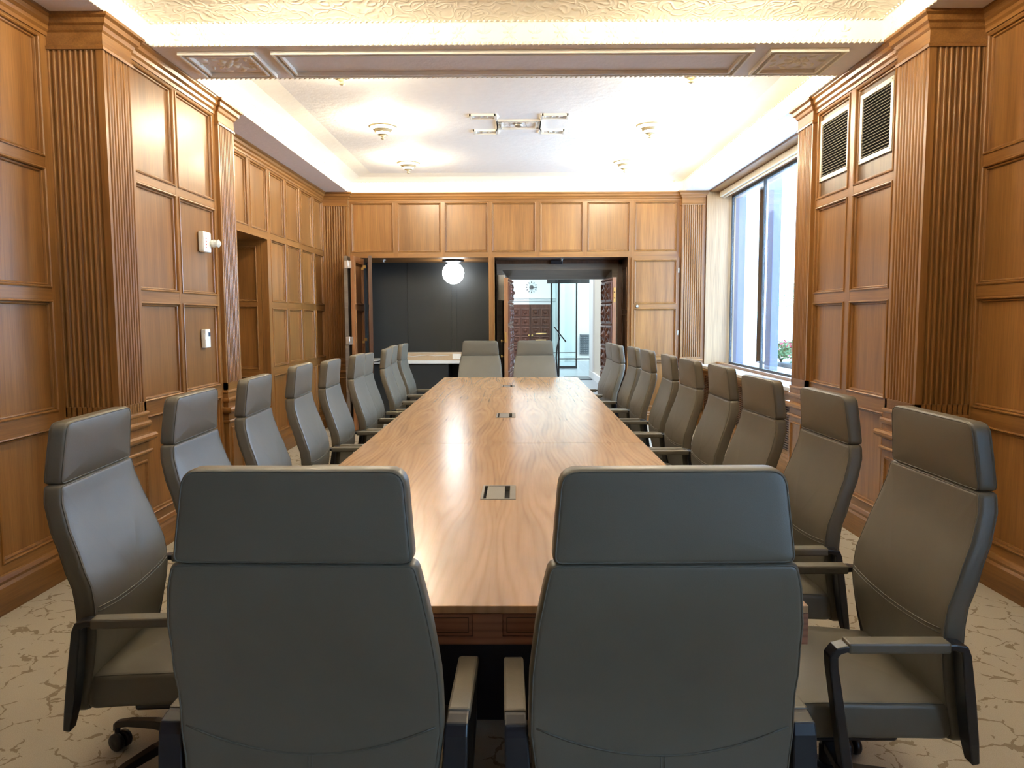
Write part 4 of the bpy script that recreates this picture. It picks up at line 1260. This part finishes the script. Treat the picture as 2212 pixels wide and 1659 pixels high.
# five-star base: spokes and castors as separate parts
def spoke_mb(a):
    mb = MB(); Mx = Matrix.Rotation(a, 4, 'Z'); rg = []
    for r_, z, w_, h_ in ((.03, .098, .024, .016), (.15, .106, .020, .013), (.25, .098, .017, .011), (.30, .086, .015, .011), (.312, .074, .012, .012)):
        rg.append(mb.add([Mx @ Vector(p) for p in ((r_, -w_, z-h_), (r_, w_, z-h_), (r_, w_*.8, z+h_), (r_, -w_*.8, z+h_))]))
    for p, q in zip(rg, rg[1:]):
        for k in range(4): mb.face([p+k, p+(k+1) % 4, q+(k+1) % 4, q+k])
    mb.face([rg[0]+k for k in range(4)]); mb.face([rg[-1]+k for k in range(4)])
    return mb
for k in range(5):
    a = PI/2+k*2*PI/5+.35
    spoke_mb(a).build('leg', m_black, CH, bevel=.003)
    mb = MB(); c = Vector((math.cos(a)*.302, math.sin(a)*.302, 0)); sw = a+random.uniform(-1, 1)
    for s_ in (-1, 1):
        Mx = Matrix.Rotation(sw, 3, 'Z') @ Matrix.Rotation(PI/2, 3, 'X')
        off = Matrix.Rotation(sw, 3, 'Z') @ Vector((-.012, s_*.016, 0))
        mb.lathe([(.008, -.011), (.026, -.011), (.030, -.006), (.030, .006), (.026, .011), (.008, .011)], (c.x+off.x, c.y+off.y, .030), 16, M=Mx)
    mb.lathe([(.010, .03), (.010, .076)], (c.x, c.y, 0), 8)
    mb.build('caster', m_black, CH)

CHAIRS = []
def place(first, X, Y, rz, dz, label):
    if first: r = CH
    else:
        r = CH.copy(); COL.objects.link(r)
        for ch in CHKIDS:
            c = ch.copy(); COL.objects.link(c); c.parent = r
            for g in ch.children:
                d = g.copy(); COL.objects.link(d); d.parent = c
    r.location = (X, Y, 0); r.rotation_euler = (0, 0, rz)
    if dz:
        for c in r.children:
            if c.name.split('.')[0] in ('headrest', 'backrest', 'seat', 'armrest_frame', 'seat_mechanism'): c.location.z += dz
    tag(r, label, 'chair', 'leather conference chairs around the table')
    return r
CHKIDS = list(CH.children)
pend = []
ORD = ['nearest the camera', 'second from the camera', 'third from the camera', 'fourth from the camera', 'fifth from the camera', 'sixth from the camera', 'seventh from the camera', 'third from the far end', 'second from the far end', 'farthest from the camera']
LEFT = [(-1.073, 2.443, 4, -.009), (-1.057, 3.15, 1.6, -.011), (-1.041, 3.875, 3.1, 0), (-1.008, 4.57, 3, .017), (-1.023, 5.372, 1.5, 0), (-.979, 6.058, 1.5, .006), (-1.035, 6.73, 1.5, -.02), (-.975, 7.405, 2.5, -.004), (-1.02, 8.07, 2.5, 0), (-1.015, 8.753, 0, -.004)]
RIGHT = [(.942, 2.228, 0, .011), (.976, 3.10, 1, -.011), (.930, 3.79, 2.5, -.008), (.91, 4.475, 0, .008), (.889, 5.19, 1.5, .004), (.885, 5.905, -1.3, 0), (.84, 6.595, 1, .008), (.825, 7.29, 1.5, .008), (.76, 7.96, 3, .004), (.775, 8.66, 2, 0)]
def corner(px, py, rz, lx, ly):
    return px-(math.cos(rz)*lx-math.sin(rz)*ly), py-(math.sin(rz)*lx+math.cos(rz)*ly)
for i, (x, y, a, dz) in enumerate(RIGHT):
    pend.append((x, y, R(90+a), dz, f'olive grey leather chair on the window side of the table, {ORD[i]}'))
for i, (x, y, a, dz) in enumerate(LEFT):
    pend.append((x, y, R(-90+a), dz, f'grey leather chair on the left side of the table, {ORD[i]}'))
pend += [(-.430, 1.463+.30, R(-1.0), 0, 'leather high-back chair at the near table end, left one, seen from behind'),
         (.296, 1.458+.30, R(1.0), 0, 'leather high-back chair at the near table end, right one, seen from behind'),
         (-.462, 9.60-.24, R(180), 0, 'leather high-back chair at the far table end, left one in front of the alcove'),
         (.225, 9.60-.24, R(180), 0, 'leather high-back chair at the far table end, right one in front of the doorway')]
copies = [place(False, *p) for p in pend[1:]]
place(True, *pend[0])
